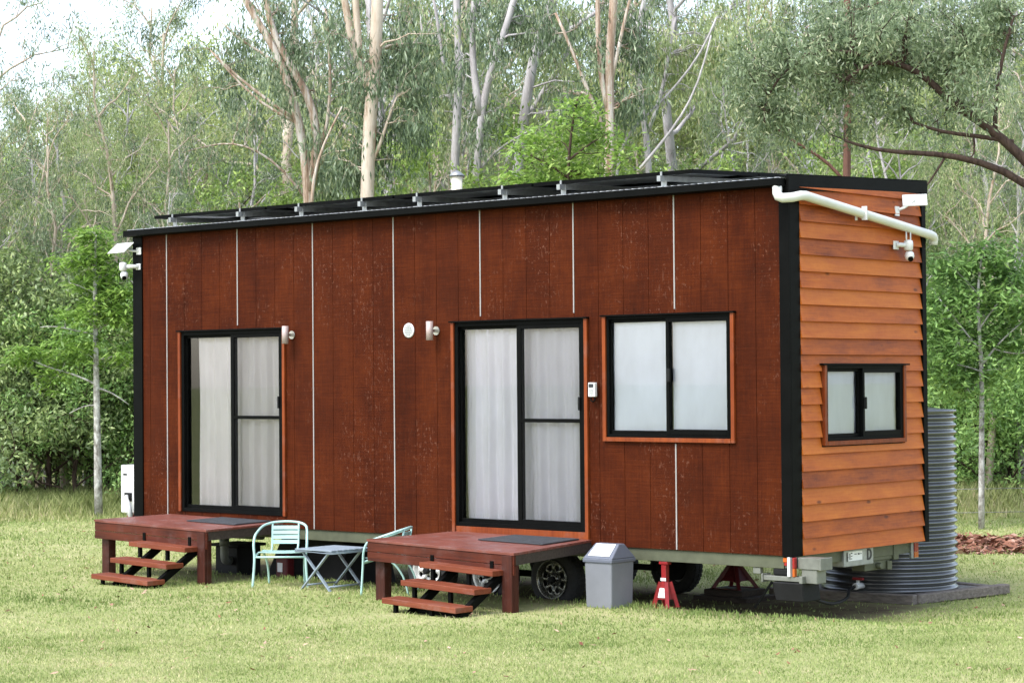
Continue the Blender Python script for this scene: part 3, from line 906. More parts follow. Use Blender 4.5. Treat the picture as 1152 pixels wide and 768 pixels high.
# the far wood that closes the gaps between the trunks
r = np.random.default_rng(77)
N = 9000
uu = r.uniform(-32, 32, N); dd = r.uniform(74, 84, N)
hh = r.uniform(0, 1, N)**1.3*(5.5+1.8*np.sin(uu*0.5)+1.2*np.sin(uu*1.3+2))
C0 = np.array(CAM)
tp = C0[None, :2]+uu[:, None]*np.array(RH)[None, :2]+dd[:, None]*np.array(FH)[None, :2]
tp = np.concatenate([tp, hh[:, None]+0.2], 1)
q, tn = leaves(tp, 16, (0.45, 0.45, 0.4), 0.36, 0.15, 0.3, r)
fw = attr_mesh('far_wood', q, 4, tn, L['wattle'])
fw['kind'] = 'stuff'; tag(fw, 'distant mass of green undergrowth closing off the wood', 'undergrowth')

# ------------------------------------------------------------------ grass
def blades(px_, py_, hgt, wid, r, lean=0.5):
    N = len(px_)
    z = np.array([gz(x, y) for x, y in zip(px_, py_)])
    P = np.stack([px_, py_, z-0.004], 1)
    a = r.uniform(0, 2*PI, N)
    side = np.stack([np.cos(a), np.sin(a), np.zeros(N)], 1)*wid[:, None]*0.5
    b = r.uniform(0, 2*PI, N)
    ln = np.stack([np.cos(b), np.sin(b), np.zeros(N)], 1)*(hgt*r.uniform(0.1, lean, N))[:, None]
    mid = P+ln*0.35+np.stack([np.zeros(N), np.zeros(N), hgt*0.6], 1)
    tip = P+ln+np.stack([np.zeros(N), np.zeros(N), hgt], 1)
    return np.stack([P-side, P+side, mid+side*0.7, tip, mid-side*0.7], 1)


def patch(x, y):
    return (0.5+0.13*np.sin(x*0.9+np.sin(y*0.6)*1.6)*np.sin(y*0.75+1.3+np.sin(x*0.5)) + 0.12*np.sin(x*2.3+y*1.1+np.sin(y*1.7))*np.sin(y*2.9-x*0.7) + 0.10*np.sin(x*6.1+np.sin(y*4.3)*2)*np.sin(y*5.3+np.sin(x*3.7)*2))


_lat = np.random.default_rng(99).uniform(-1, 1, (257, 257))


def vnoise(x, y, s):
    u = x/s+500.3; v = y/s+500.7
    i = np.floor(u).astype(int); j = np.floor(v).astype(int)
    fu = u-i; fv = v-j
    fu = fu*fu*(3-2*fu); fv = fv*fv*(3-2*fv)
    g_ = lambda a, b: _lat[a % 257, b % 257]
    return (g_(i, j)*(1-fu)+g_(i+1, j)*fu)*(1-fv)+(g_(i, j+1)*(1-fu)+g_(i+1, j+1)*fu)*fv


r = np.random.default_rng(5)
allq = []; allt = []
for d0, d1, dens, h, wdt in ((9.0, 13, 5200, 0.020, 0.0052), (13, 18, 2900, 0.021, 0.007), (18, 25, 1100, 0.025, 0.010), (25, 37.5, 330, 0.032, 0.018)):
    half = 0.40
    n = int(dens*half*(d1*d1-d0*d0))
    d = np.sqrt(r.uniform(d0*d0, d1*d1, n)); u = r.uniform(-half, half, n)*d
    x = C0[0]+RH.x*u+FH.x*d; y = C0[1]+RH.y*u+FH.y*d
    pt = patch(x, y)
    bare = (x > -0.9) & (x < 8.5) & (y > -0.05+0.12*np.sin(x*3.1)) & (y < 2.7)
    keep = ~bare | (r.uniform(0, 1, n) < 0.07)
    worn = np.exp(-(((x-5.7)/0.8)**2+((y+2.05)/0.28)**2)) + np.exp(-(((x-1.35)/0.8)**2+((y+1.95)/0.25)**2)) + 0.8*np.exp(-(((x-6.4)/0.5)**2+((y+1.2)/0.5)**2))
    under = 0.75*(((x > 0.1) & (x < 1.9) & (y > -1.0) & (y < 0)) | ((x > 4.45) & (x < 6.3) & (y > -1.15) & (y < 0)))
    keep &= r.uniform(0, 1, n) < (0.55+0.6*pt)*np.clip(1-0.75*worn-under, 0.05, 1)
    x, y, pt = x[keep], y[keep], pt[keep]; n = len(x)
    # longer tufts where the mower does not reach, along the front of the house
    edge = np.exp(-((y+0.28)/0.28)**2)*((x > -0.8) & (x < 8.8))
    hh = h*r.uniform(0.45, 1.35, n)*(0.75+0.5*pt)*(1+0.5*np.clip(vnoise(x+9, y, 0.35)-0.2, 0, 1)*1.8)*(1+1.1*edge*r.uniform(0, 1, n))
    allq.append(blades(x, y, hh, wdt*r.uniform(0.7, 1.3, n), r, 0.9))
    tv = 0.17*vnoise(x, y, 1.7)+0.13*vnoise(x+40, y, 0.55)+0.10*vnoise(x, y+30, 0.2)
    allt.append(np.clip(0.40+0.3*(0.5-pt)+tv+r.normal(0, 0.17, n)-0.15*edge, 0, 1))
gr = attr_mesh('lawn_grass', np.concatenate(allq), 5, np.concatenate(allt), L['grass'])
gr['kind'] = 'stuff'; tag(gr, 'short yellowish green lawn grass around the house', 'grass')

# litter on the lawn
n = 900
d = np.sqrt(r.uniform(81, 1100, n)); u = r.uniform(-0.262, 0.262, n)*d
x = C0[0]+RH.x*u+FH.x*d; y = C0[1]+RH.y*u+FH.y*d
ok_ = ~((x > -0.6) & (x < 8.5) & (y > -1.3) & (y < 2.5)); x, y = x[ok_], y[ok_]
q, tn = flat_leaves(np.stack([x, y, np.array([gz(a, b) for a, b in zip(x, y)])+0.022], 1), 1, (0, 0, 0), 0.075, 0.024, r)
fl_ = attr_mesh('fallen_leaves', q, 4, np.clip(r.normal(0.6, 0.3, len(tn)), 0, 1), L['chips'])
fl_['kind'] = 'stuff'; tag(fl_, 'dry brown gum leaves scattered thinly over the lawn', 'fallen leaves')

allq = []; allt = []
for (x0, x1, d0, d1, n, h) in ((-120, 330, 33.4, 39.0, 20000, 0.30), (1000, 1300, 31.8, 36.5, 10000, 0.42), (330, 1000, 36, 42, 9000, 0.6)):
    px = r.uniform(x0, x1, n); d = d0+(d1-d0)*r.uniform(0, 1, n)**0.8
    u = (px-576)/F*d
    x = C0[0]+RH.x*u+FH.x*d; y = C0[1]+RH.y*u+FH.y*d
    ramp_ = np.clip((d-d0)/1.6, 0.25, 1)
    hh = h*r.uniform(0.4, 1.3, n)*ramp_
    allq.append(blades(x, y, hh, 0.018*r.uniform(0.6, 1.5, n), r, 0.7))
    allt.append(np.clip(0.36+0.2*np.sin(u*0.9+d)+r.normal(0, 0.2, n), 0, 1))
tg = attr_mesh('tall_grass', np.concatenate(allq), 5, np.concatenate(allt), L['tallgrass'])
tg['kind'] = 'stuff'; tag(tg, 'long dry grass along the edge of the wood', 'grass')

# mulch bed along the back of the lawn
mb_pts = [(-9.5, 4.3), (-4.5, 5.4), (-1.0, 6.4), (3.0, 7.6), (6.6, 8.3), (10.5, 9.9), (15, 12.0)]


def mulch_y(x):
    return np.interp(x, [p[0] for p in mb_pts], [p[1] for p in mb_pts])


n = 30000
x = r.uniform(-3.2, 14.5, n); y = mulch_y(x)+r.uniform(-1.25, 1.25, n)+0.12*np.sin(x*3)
z = np.array([gz(a, b) for a, b in zip(x, y)])+0.012+0.07*np.abs(r.normal(0, 0.6, n))*np.clip(1.3-np.abs(y-mulch_y(x)), 0.1, 1)
P = np.stack([x, y, z], 1)
q, tn = flat_leaves(P, 1, (0, 0, 0), 0.13, 0.055, r)
mu = attr_mesh('bark_mulch', q, 4, np.clip(r.normal(0.45, 0.25, len(tn)), 0, 1), L['chips'])
mu['kind'] = 'stuff'; tag(mu, 'reddish bark mulch bed running behind the house', 'mulch')
# ------------------------------------------------------------------ the house on its trailer
X0, X1, Y1 = -0.57, 8.453, 2.313
HT = 3.80                                   # top of the front cladding
house = thing('tiny_house', 'long red brown timber tiny house on a trailer, with two sliding doors and black trim', 'tiny house', (3.94, 1.15, 0))
SL = 0.04                                   # roof slope, rising to the back


def roof_z(y): return 3.875+SL*y


def wall_cells(xsplits, openings, z0, z1):
    """rectangles left between the openings"""
    out = []
    for a, b in zip(xsplits[:-1], xsplits[1:]):
        cuts = sorted([(o[2], o[3]) for o in openings if o[0] < b-1e-4 and o[1] > a+1e-4])
        z = z0
        for c0, c1 in cuts:
            if c0 > z+1e-4: out.append((a, b, z, c0))
            z = max(z, c1)
        if z < z1-1e-4: out.append((a, b, z, z1))
    return out


OPEN = [(0.255, 1.935, ZB+0.125, ZB+2.15), (4.455, 6.135, ZB+0.12, ZB+2.155), (6.40, 7.835, ZB+1.03, ZB+2.165)]
bx = [X0]+[i*0.3 for i in range(-1, 28) if i*0.3 > X0+0.05] + [X1]
allx = sorted(set([round(v, 4) for v in bx]+[o[0] for o in OPEN]+[o[1] for o in OPEN]))
cl = MB()
for a, b, c, d in wall_cells(allx, OPEN, ZB, HT):
    ga = 0.0024 if any(abs(a-v) < 1e-3 for v in bx[1:-1]) else 0
    gb = 0.0024 if any(abs(b-v) < 1e-3 for v in bx[1:-1]) else 0
    cl.box(a+ga, b-gb, 0, 0.014, c, d)
cl.build('front_wall', M['front'], house)
bk = MB()
ox = sorted([X0+0.002, X1-0.002]+[o[0] for o in OPEN]+[o[1] for o in OPEN])
for a, b, c, d in wall_cells(ox, OPEN, ZB+0.003, HT-0.003): bk.box(a, b, 0.0145, 0.10, c, d)
bk.build('wall_lining', M['black_matte'], house)
# end wall of lapped boards
EW = (0.53, 1.87, ZB+1.0, ZB+1.685)
lap = MB(); pitch = 0.1485
for i in range(24):
    z0 = ZB+i*pitch; z1 = min(z0+pitch+0.012, 0)
    z1 = z0+pitch
    segs = [(0.157, 2.257)]
    if z0 < EW[3]-0.01 and z1 > EW[2]+0.01: segs = [(0.157, EW[0]-0.055), (EW[1]+0.055, 2.257)]
    segs = [(a, b, z0, z1+0.014) for a, b in segs]
    if len(segs) == 2:
        if z0 < EW[2]-0.06: segs.append((EW[0]-0.055, EW[1]+0.055, z0, EW[2]-0.052))
        if z1 > EW[3]+0.03: segs.append((EW[0]-0.055, EW[1]+0.055, EW[3]+0.018, z1+0.014))
    for a, b, zb_, zt_ in segs:
        def top(y): return min(zt_, roof_z(y)-0.09)
        if top(b) <= z0+0.01: continue
        ta, tb = max(top(a), zb_+0.004), max(top(b), zb_+0.004)
        f0 = 0.032*(1-(zb_-z0)/(pitch+0.014))+0.004
        fa = 0.032*(1-(ta-z0)/(pitch+0.014))+0.004; fb = 0.032*(1-(tb-z0)/(pitch+0.014))+0.004
        lap.hexa([(X1, a, zb_), (X1+f0, a, zb_), (X1+f0, b, zb_), (X1, b, zb_), (X1, a, ta), (X1+fa, a, ta), (X1+fb, b, tb), (X1, b, tb)])
lap.build('end_wall', M['lap'], house)
inn = MB()
for a, b, c, d in wall_cells([0.102, EW[0], EW[1], Y1-0.01], [EW], ZB+0.003, HT-0.003): inn.box(X1-0.1, X1-0.002, a, b, c, d)
inn.box(X0+0.01, X0+0.1, 0.102, Y1-0.01, ZB+0.003, HT)
inn.box(X0, X1-0.002, Y1-0.009, Y1, ZB, HT+0.08)
inn.box(X0+0.1, X1-0.1, 0.102, Y1-0.01, ZB+0.01, ZB+0.06)
inn.box(X0+0.1, X1-0.1, 0.102, Y1-0.01, HT-0.06, HT-0.01)
inn.build('back_wall', M['black_matte'], house)
# joint strips
st_z = {1: [(ZB+2.21, HT)], 4: None, 5: None}
for i in range(7):
    xj = 1.2*i
    segs = [(ZB, HT)]
    if i == 1: segs = [(ZB+2.2, HT)]
    if i in (4, 5): segs = [(ZB+2.21, HT)]
    if i == 6: segs = [(ZB, ZB+0.975), (ZB+2.215, HT)]
    s = MB()
    for a, b in segs: s.box(xj-0.0065, xj+0.0065, -0.006, -0.0005, a+0.004, b)
    s.build('joint_strip', M['strip'], house)
# corner trims
MB().box(8.367, 8.4715, -0.018, -0.0005, ZB-0.006, HT+0.02).box(8.4535, 8.4715, 0.0, 0.157, ZB-0.006, 3.80).build('corner_trim', M['black'], house, 0.002)
MB().box(8.4535, 8.491, 2.2575, 2.33, ZB-0.012, 3.88).box(8.36, 8.4525, 2.314, 2.33, ZB-0.012, 3.88).build('corner_trim', M['black'], house, 0.002)
MB().box(-0.588, -0.425, -0.018, -0.0005, ZB-0.006, HT+0.02).box(-0.588, -0.571, 0.0, 0.157, ZB-0.006, HT+0.02).build('corner_trim', M['black'], house, 0.002)
# corrugated roof, gutter, fascia
rf = MB(); n = 600; vs = []
for i in range(n+1):
    xx = -0.60+(8.44+0.60)*i/n
    zz = 0.009*math.sin(2*PI*xx/0.076)
    vs += [(xx, -0.085, roof_z(-0.085)+zz), (xx, 2.39, roof_z(2.39)+zz), (xx, -0.085, roof_z(-0.085)+zz-0.006), (xx, 2.39, roof_z(2.39)+zz-0.006)]
fs = []
for i in range(n):
    a = 4*i; b = a+4
    fs += [(a, b, b+1, a+1), (a+2, a+3, b+3, b+2), (a, a+2, b+2, b), (a+1, b+1, b+3, a+3)]
rf.add(vs, fs, False)
rf.build('roof', M['roof'], house)
gt = MB()
prof = [(-0.135, 3.868), (-0.135, 3.805), (-0.118, 3.795), (-0.022, 3.795), (-0.022, 3.85), (-0.03, 3.85), (-0.03, 3.803), (-0.116, 3.803), (-0.127, 3.812), (-0.127, 3.858), (-0.118, 3.858), (-0.118, 3.868)]
gt.prism([(-0.615, a, b) for a, b in prof], (9.055, 0, 0))
gt.box(-0.617, -0.6155, -0.135, -0.022, 3.795, 3.868).box(8.4405, 8.443, -0.135, -0.022, 3.795, 3.868)
gt.build('gutter', M['black'], house, 0.002)
fc = MB()
fc.hexa([(8.452, -0.02, 3.762), (8.476, -0.02, 3.762), (8.476, 2.40, 3.858), (8.452, 2.40, 3.858), (8.452, -0.02, 3.902), (8.476, -0.02, 3.902), (8.476, 2.40, 3.998), (8.452, 2.40, 3.998)])
fc.hexa([(8.36, -0.02, 3.904), (8.4755, -0.02, 3.904), (8.4755, 2.40, 4.0), (8.36, 2.40, 4.0), (8.36, -0.02, 3.909), (8.4755, -0.02, 3.909), (8.4755, 2.40, 4.005), (8.36, 2.40, 4.005)])
fc.build('fascia', M['black'], house, 0.003)
MB().box(-0.60, 8.45, 2.391, 2.41, 3.85, 4.0).build('fascia', M['black'], house)


def solar_array(x0, x1, y0, y1):
    zf = lambda y: roof_z(y)+0.115
    fr = MB()
    for a, b, c, d in ((x0, x1, y0, y0+0.03), (x0, x1, y1-0.03, y1), (x0, x0+0.03, y0+0.031, y1-0.031), (x1-0.03, x1, y0+0.031, y1-0.031)):
        fr.hexa([(a, c, zf(c)-0.0), (b, c, zf(c)), (b, d, zf(d)), (a, d, zf(d)), (a, c, zf(c)+0.036), (b, c, zf(c)+0.036), (b, d, zf(d)+0.036), (a, d, zf(d)+0.036)])
    p = fr.build('solar_panel', M['black'], house)
    a, b, c, d = x0+0.031, x1-0.031, y0+0.031, y1-0.031
    MB().hexa([(a, c, zf(c)+0.026), (b, c, zf(c)+0.026), (b, d, zf(d)+0.026), (a, d, zf(d)+0.026), (a, c, zf(c)+0.031), (b, c, zf(c)+0.031), (b, d, zf(d)+0.031), (a, d, zf(d)+0.031)]).build('solar_cells', M['solar'], p)
    MB().hexa([(a, c, zf(c)+0.020), (b, c, zf(c)+0.020), (b, d, zf(d)+0.020), (a, d, zf(d)+0.020), (a, c, zf(c)+0.025), (b, c, zf(c)+0.025), (b, d, zf(d)+0.025), (a, d, zf(d)+0.025)]).build('backsheet', M['backsheet'], p)


for a, b in ((-0.24, 1.63), (1.66, 3.57), (3.60, 5.46), (5.49, 7.40)):
    solar_array(a, b, 0.02, 1.08)
    solar_array(a, b, 1.11, 2.17)
for xx in (0.087, 1.233, 2.173, 3.131, 3.926, 5.087, 5.84, 7.05):
    b = MB()
    b.hexa([(xx-0.02, -0.03, roof_z(0)+0.06), (xx+0.02, -0.03, roof_z(0)+0.06), (xx+0.02, 2.25, roof_z(2.25)+0.06), (xx-0.02, 2.25, roof_z(2.25)+0.06),
            (xx-0.02, -0.03, roof_z(0)+0.112), (xx+0.02, -0.03, roof_z(0)+0.112), (xx+0.02, 2.25, roof_z(2.25)+0.112), (xx-0.02, 2.25, roof_z(2.25)+0.112)])
    b.box(xx-0.03, xx+0.03, 0.05, 0.058, roof_z(0)-0.01, roof_z(0)+0.11)
    b.box(xx-0.03, xx+0.03, -0.012, 0.049, roof_z(0)+0.004, roof_z(0)+0.014)
    b.box(xx-0.01, xx+0.01, 0.008, 0.0185, roof_z(0)+0.113, roof_z(0)+0.152)
    b.build('panel_rail', M['galv'], house)
# flue
fl = MB().lathe((3.40, 1.2, 0), [(0.058, 3.9), (0.058, 4.31)], 20)
fo = fl.build('flue', M['cream'], house)
MB().lathe((3.40, 1.2, 0), [(0.060, 4.311), (0.080, 4.312), (0.078, 4.328), (0.03, 4.365), (0.012, 4.372)], 20).build('flue_cap', M['galv'], fo)


# sliding doors and windows ---------------------------------------------------
def sliding(kind, name, a0, a1, z0, z1, mull, midrail, cloth, curtains, parent, fw=0.05, overhang=0.0, sill=True, architrave=True, drop=0.0):
    def T(u, v, w): return (u, -v, w) if kind == 'front' else (X1+v, u, w)

    def bx_(m, u0, u1, v0, v1, w0, w1):
        c = [T(u0, v0, w0), T(u1, v0, w0), T(u1, v1, w0), T(u0, v1, w0), T(u0, v0, w1), T(u1, v0, w1), T(u1, v1, w1), T(u0, v1, w1)]
        return m.hexa(c)
    vo = 0.012 if kind == 'front' else 0.042
    st = 0.055 if midrail else 0.035
    dv = 0.034 if kind == 'end' else (0.0 if midrail else 0.010)
    f = MB()
    bx_(f, a0, a0+fw, -0.09, vo, z0, z1); bx_(f, a1-fw, a1, -0.09, vo, z0, z1)
    bx_(f, a0+fw, a1-fw, -0.09, vo, z0, z0+fw); bx_(f, a0+fw, a1-fw, -0.09, vo, z1-fw, z1)
    bx_(f, a0+fw, mull+0.02, -0.06+dv, -0.028+dv, z0+fw, z0+fw+0.035)       # fixed sash, set back
    bx_(f, a0+fw, mull+0.02, -0.06+dv, -0.028+dv, z1-fw-0.03, z1-fw)
    bx_(f, a0+fw, a0+fw+0.012, -0.06+dv, -0.028+dv, z0+fw+0.035, z1-fw-0.03)
    bx_(f, mull-0.04, mull+0.02, -0.06+dv, -0.028+dv, z0+fw+0.035, z1-fw-0.03)
    # the sliding sash in front
    s0, s1 = mull-st/2, a1-fw
    bx_(f, s0, s0+st, -0.04+dv, 0.006+dv, z0+fw, z1-fw); bx_(f, s1-st*0.6, s1, -0.04+dv, 0.006+dv, z0+fw, z1-fw)
    bx_(f, s0+st, s1-st*0.6, -0.04+dv, 0.006+dv, z0+fw, z0+fw+0.05); bx_(f, s0+st, s1-st*0.6, -0.04+dv, 0.006+dv, z1-fw-0.04, z1-fw)
    d = f.build(name, M['black'], parent, 0.002)
    if midrail:
        m = MB(); bx_(m, s0+st, s1-st*0.6, -0.035, 0.004, midrail-0.018, midrail+0.018); m.build('mid_rail', M['black'], d)
    for (u0, u1, v) in ((a0+fw+0.012, mull-0.04, -0.045+dv), (s0+st, s1-st*0.6, -0.022+dv)):
        p = MB(); w0, w1 = z0+fw+0.034, z1-fw-0.029
        p.add([T(u0, v, w0), T(u1, v, w0), T(u1, v, w1), T(u0, v, w1)], [(0, 1, 2, 3)])
        p.build('pane', M['glass'], d, recalc=False)
    if midrail:
        p = MB(); v = -0.006
        p.add([T(s0+st, v, z0+fw+0.05), T(s1-st*0.6, v, z0+fw+0.05), T(s1-st*0.6, v, z1-fw-0.04), T(s0+st, v, z1-fw-0.04)], [(0, 1, 2, 3)])
        p.build('fly_screen', M['screen'], d)
    h = MB(); hz = midrail+0.12 if midrail else (z0+z1)/2
    if kind == 'front' and not midrail: bx_(h, s0+0.02, s0+0.055, 0.0065+dv, 0.03+dv, hz-0.05, hz+0.07)
    elif midrail: bx_(h, s1-0.035, s1-0.015, 0.0065+dv, 0.03+dv, hz-0.02, hz+0.11)
    else: bx_(h, mull-0.005, mull+0.02, 0.0065+dv, 0.03+dv, hz-0.06, hz+0.05)
    h.build('handle', M['black_matte'], d, 0.004)
    # cloth behind
    for (c0, c1, amp, wl, vv) in curtains:
        c = MB(); nn = max(8, int((c1-c0)/0.012)); rows = 14
        rr = random.Random(int(c0*997)); ph = rr.uniform(0, 6)
        vs = []
        for j in range(rows+1):
            t = j/rows; w_ = z0+fw+0.012+(z1-z0-2*fw-0.02)*t
            for i in range(nn+1):
                u_ = c0+(c1-c0)*i/nn
                a_ = amp*(0.55+0.45*(1-t))
                o_ = a_*(math.sin(2*PI*u_/wl+ph+0.5*math.sin(u_*9+ph))+0.4*math.sin(2*PI*u_/(wl*0.47)+ph*2+t*0.8))
                o_ += 0.004*math.sin(t*9+u_*7+ph)
                vs.append(T(u_+0.012*math.sin(t*3+ph)*(1-t), vv+dv-o_, w_))
        fs = [(j*(nn+1)+i, j*(nn+1)+i+1, (j+1)*(nn+1)+i+1, (j+1)*(nn+1)+i) for j in range(rows) for i in range(nn)]
        c.add(vs, fs, True); c.build('curtain' if amp > 0.005 else 'blind', cloth, d)
    # timber architrave
    if architrave:
        ar = MB(); t_ = 0.04; vo2 = 0.03 if kind == 'front' else 0.054
        vb = 0.0005
        bx_(ar, a0-t_, a0-0.001, vb, vo2, z0-(t_ if sill else drop), z1+0.001); bx_(ar, a1+0.001, a1+t_, vb, vo2, z0-(t_ if sill else drop), z1+0.001)
        if sill: bx_(ar, a0-0.001+0.002, a1-0.001, vb, vo2+0.004, z0-t_, z0-0.001)
        elif drop > 0: bx_(ar, a0+0.001, a1-0.001, vb, 0.012, z0-drop, z0-0.001)
        ar.build('architrave', M['architrave'], d, 0.002)
        fh = MB(); bx_(fh, a0-t_-0.012-overhang, a1+t_+0.012+overhang, vb, vo2+0.016, z1+0.0015, z1+0.016)
        fh.build('head_flashing', M['black'], d)
    return d


sliding('front', 'sliding_door', 0.255, 1.935, ZB+0.125, ZB+2.15, 1.11, ZB+1.19, M['curtain_beige'],
        [(0.40, 1.12, 0.032, 0.25, -0.125), (1.12, 1.91, 0.034, 0.22, -0.12)], house, 0.042, sill=False, drop=0.0)
sliding('front', 'sliding_door', 4.455, 6.135, ZB+0.12, ZB+2.155, 5.30, ZB+1.18, M['curtain_white'],
        [(4.48, 4.66, 0.008, 0.12, -0.15), (4.63, 5.33, 0.034, 0.21, -0.12), (5.31, 6.11, 0.028, 0.24, -0.115)], house, 0.042, sill=False, drop=0.11)
sliding('front', 'sliding_window', 6.40, 7.835, ZB+1.03, ZB+2.165, 7.12, None, M['blind'],
        [(6.43, 7.14, 0.003, 0.5, -0.075), (7.12, 7.81, 0.003, 0.6, -0.064)], house, 0.028)
sliding('end', 'sliding_window', 0.53, 1.87, ZB+1.0, ZB+1.685, 1.17, None, M['blind'],
        [(0.55, 1.19, 0.003, 0.5, -0.075), (1.17, 1.85, 0.003, 0.6, -0.064)], house, 0.028, 0.03)

# wall lights, vent
for xx in (2.075, 4.20):
    l = MB().lathe((xx, -0.105, 0), [(0.036, ZB+1.985), (0.036, ZB+2.175)], 18).build('wall_lamp', M['lamp'], house)
    MB().box(xx-0.014, xx+0.014, -0.07, -0.012, ZB+2.065, ZB+2.095).lathe((xx, -0.012, ZB+2.08), [(0.045, 0), (0.045, 0.011)], 18, 'y').build('lamp_bracket', M['chrome'], l)
v = MB().lathe((3.815, -0.012, ZB+2.092), [(0.058, 0.0), (0.075, 0.002), (0.075, 0.0115)], 28, 'y').build('wall_vent', M['white_paint'], house)
vg = MB()
for i in range(6):
    zz = -0.045+i*0.018; hw = math.sqrt(max(0.0004, 0.054**2-zz*zz))
    vg.box(3.815-hw, 3.815+hw, -0.0165, -0.0125, ZB+2.092+zz-0.005, ZB+2.092+zz+0.005)
vg.build('vent_grille', M['galv'], v)

# downpipe
pp = [(8.40, -0.085, 3.80), (8.41, -0.10, 3.735), (8.425, -0.105, 3.705), (8.46, -0.09, 3.69), (8.505, -0.02, 3.695), (8.54, 0.07, 3.715), (8.548, 0.14, 3.718), (8.548, 0.22, 3.708)]
pp += [(8.548, 0.22+2.10*i/6, 3.708-0.238*i/6) for i in range(1, 7)]
pp += [(8.546, 2.37, 3.458), (8.535, 2.405, 3.44), (8.525, 2.415, 3.41), (8.52, 2.415, 3.38)]
dp = MB().tube(pp, 0.043, 16).build('downpipe', M['pipe_white'], house)
cl_ = MB()
for k_ in range(18): pass
cl_.lathe((8.548, 1.083, 3.61), [(0.046, -0.010), (0.046, 0.010)], 20, 'y').box(8.48, 8.4915, 1.07, 1.096, 3.55, 3.67)
cl_.box(8.549, 8.5995, 1.075, 1.091, 3.548, 3.675)
cl_.build('pipe_clip', M['white_paint'], dp)

# trailer chassis
ch = MB()
ch.box(X0+0.1, 8.36, 0.02, 0.09, ZB-0.115, ZB-0.008)
ch.box(X0+0.1, 8.36, Y1-0.09, Y1-0.02, ZB-0.115, ZB-0.008)
for xx in (-0.4, 0.8, 2.0, 3.2, 4.4, 5.6, 6.8, 8.0): ch.box(xx, xx+0.06, 0.091, Y1-0.091, ZB-0.10, ZB-0.01)
ch.box(8.30, 8.37, 0.091, Y1-0.091, ZB-0.115, ZB-0.008)
ch.box(X0+0.05, X1-0.05, 0.005, Y1-0.005, ZB-0.007, ZB-0.002)
ch.build('chassis', M['chassis'], house, 0.004)
mg = MB()
for yy in (0.10, Y1-0.33): mg.box(3.45, 6.05, yy, yy+0.23, ZB-0.075, ZB-0.055)
mg.box(3.9, 5.6, 0.5, 0.56, 0.13, 0.19).box(3.9, 5.6, Y1-0.56, Y1-0.5, 0.13, 0.19)
mg.build('mudguard', M['black_matte'], house)


def wheel(x, y, side, rimmat, rr=0.29, zc=0.162):
    s = side
    ty = MB().lathe((x, y, zc), [(0.185*1, -0.085), (0.24, -0.10), (0.275, -0.085), (rr, -0.06), (rr, 0.06), (0.275, 0.085), (0.24, 0.10), (0.185, 0.085), (0.175, 0.0), (0.185, -0.085)], 40, 'y', cap=False)
    for k_ in range(40):           # tread blocks
        q_ = 2*PI*k_/40
        c_ = Vector((x+(rr)*math.cos(q_), y, zc+rr*math.sin(q_)))
        if c_.z < -0.11: continue
        t_ = Vector((-math.sin(q_), 0, math.cos(q_)))
        for o_ in (-0.035, 0.035): ty.bar(c_+Vector((0, o_-0.027, 0)), c_+Vector((0, o_+0.027, 0)), 0.03, 0.012, t_.cross(Vector((0, 1, 0))))
    wroot = ty.build('wheel', M['rubber'], house)
    wr = MB().lathe((x, y+s*0.0, zc), [(0.186, s*0.10), (0.192, s*0.104), (0.184, s*0.108), (0.168, s*0.085), (0.160, s*0.06), (0.155, s*0.03)], 40, 'y', cap=False)
    # pressed disc with eight round holes
    c0 = Vector((x, y, zc)); K_ = 24
    for k_ in range(8):
        qc = 2*PI*(k_+0.5)/8
        vs = []
        for lay in (0.058, 0.050):
            for ring in (0, 1):
                for j_ in range(K_):
                    f_ = 2*PI*j_/K_
                    ca, sa = math.cos(f_), math.sin(f_)
                    if ring == 0: rad_, ang = 0.115+0.026*ca, qc+0.026*sa/0.115
                    else:
                        m_ = 1/max(abs(ca), abs(sa))
                        rad_, ang = 0.1125+0.0475*ca*m_, qc+PI/8*sa*m_
                    dish = 0.018*math.sin(PI*min(1, max(0, (rad_-0.065)/0.095)))
                    vs.append(c0+Vector((rad_*math.cos(ang), s*(lay+dish), rad_*math.sin(ang))))
        fs = []
        for j_ in range(K_):
            l_ = (j_+1) % K_
            fs += [(j_, l_, K_+l_, K_+j_), (2*K_+j_, 3*K_+j_, 3*K_+l_, 2*K_+l_), (j_, 2*K_+j_, 2*K_+l_, l_)]
        wr.add(vs, fs, True)
    wr.lathe((x, y, zc), [(0.066, s*0.052), (0.064, s*0.075), (0.045, s*0.085), (0.03, s*0.086)], 24, 'y')
    rm = wr.build('rim', rimmat, wroot)
    hb = MB().lathe((x, y, zc), [(0.036, s*0.075), (0.034, s*0.12), (0.02, s*0.125)], 16, 'y')
    for k_ in range(5):
        q_ = 2*PI*k_/5
        hb.lathe((x+0.058*math.cos(q_), y, zc+0.058*math.sin(q_)), [(0.010, s*0.08), (0.010, s*0.10)], 8, 'y')
    hb.build('hub_cap', M['black_matte'], wroot)
    MB().lathe((x, y, zc), [(0.150, -s*0.05), (0.150, s*0.005)], 32, 'y').build('brake_drum', M['black_matte'], wroot)
    return wroot


for i, xx in enumerate((3.93, 4.76, 5.60)):
    wheel(xx, 0.21, -1, M['rim_black'] if i == 2 else M['rim_silver'])
    wheel(xx+0.03, Y1-0.21, 1, M['rim_silver'])

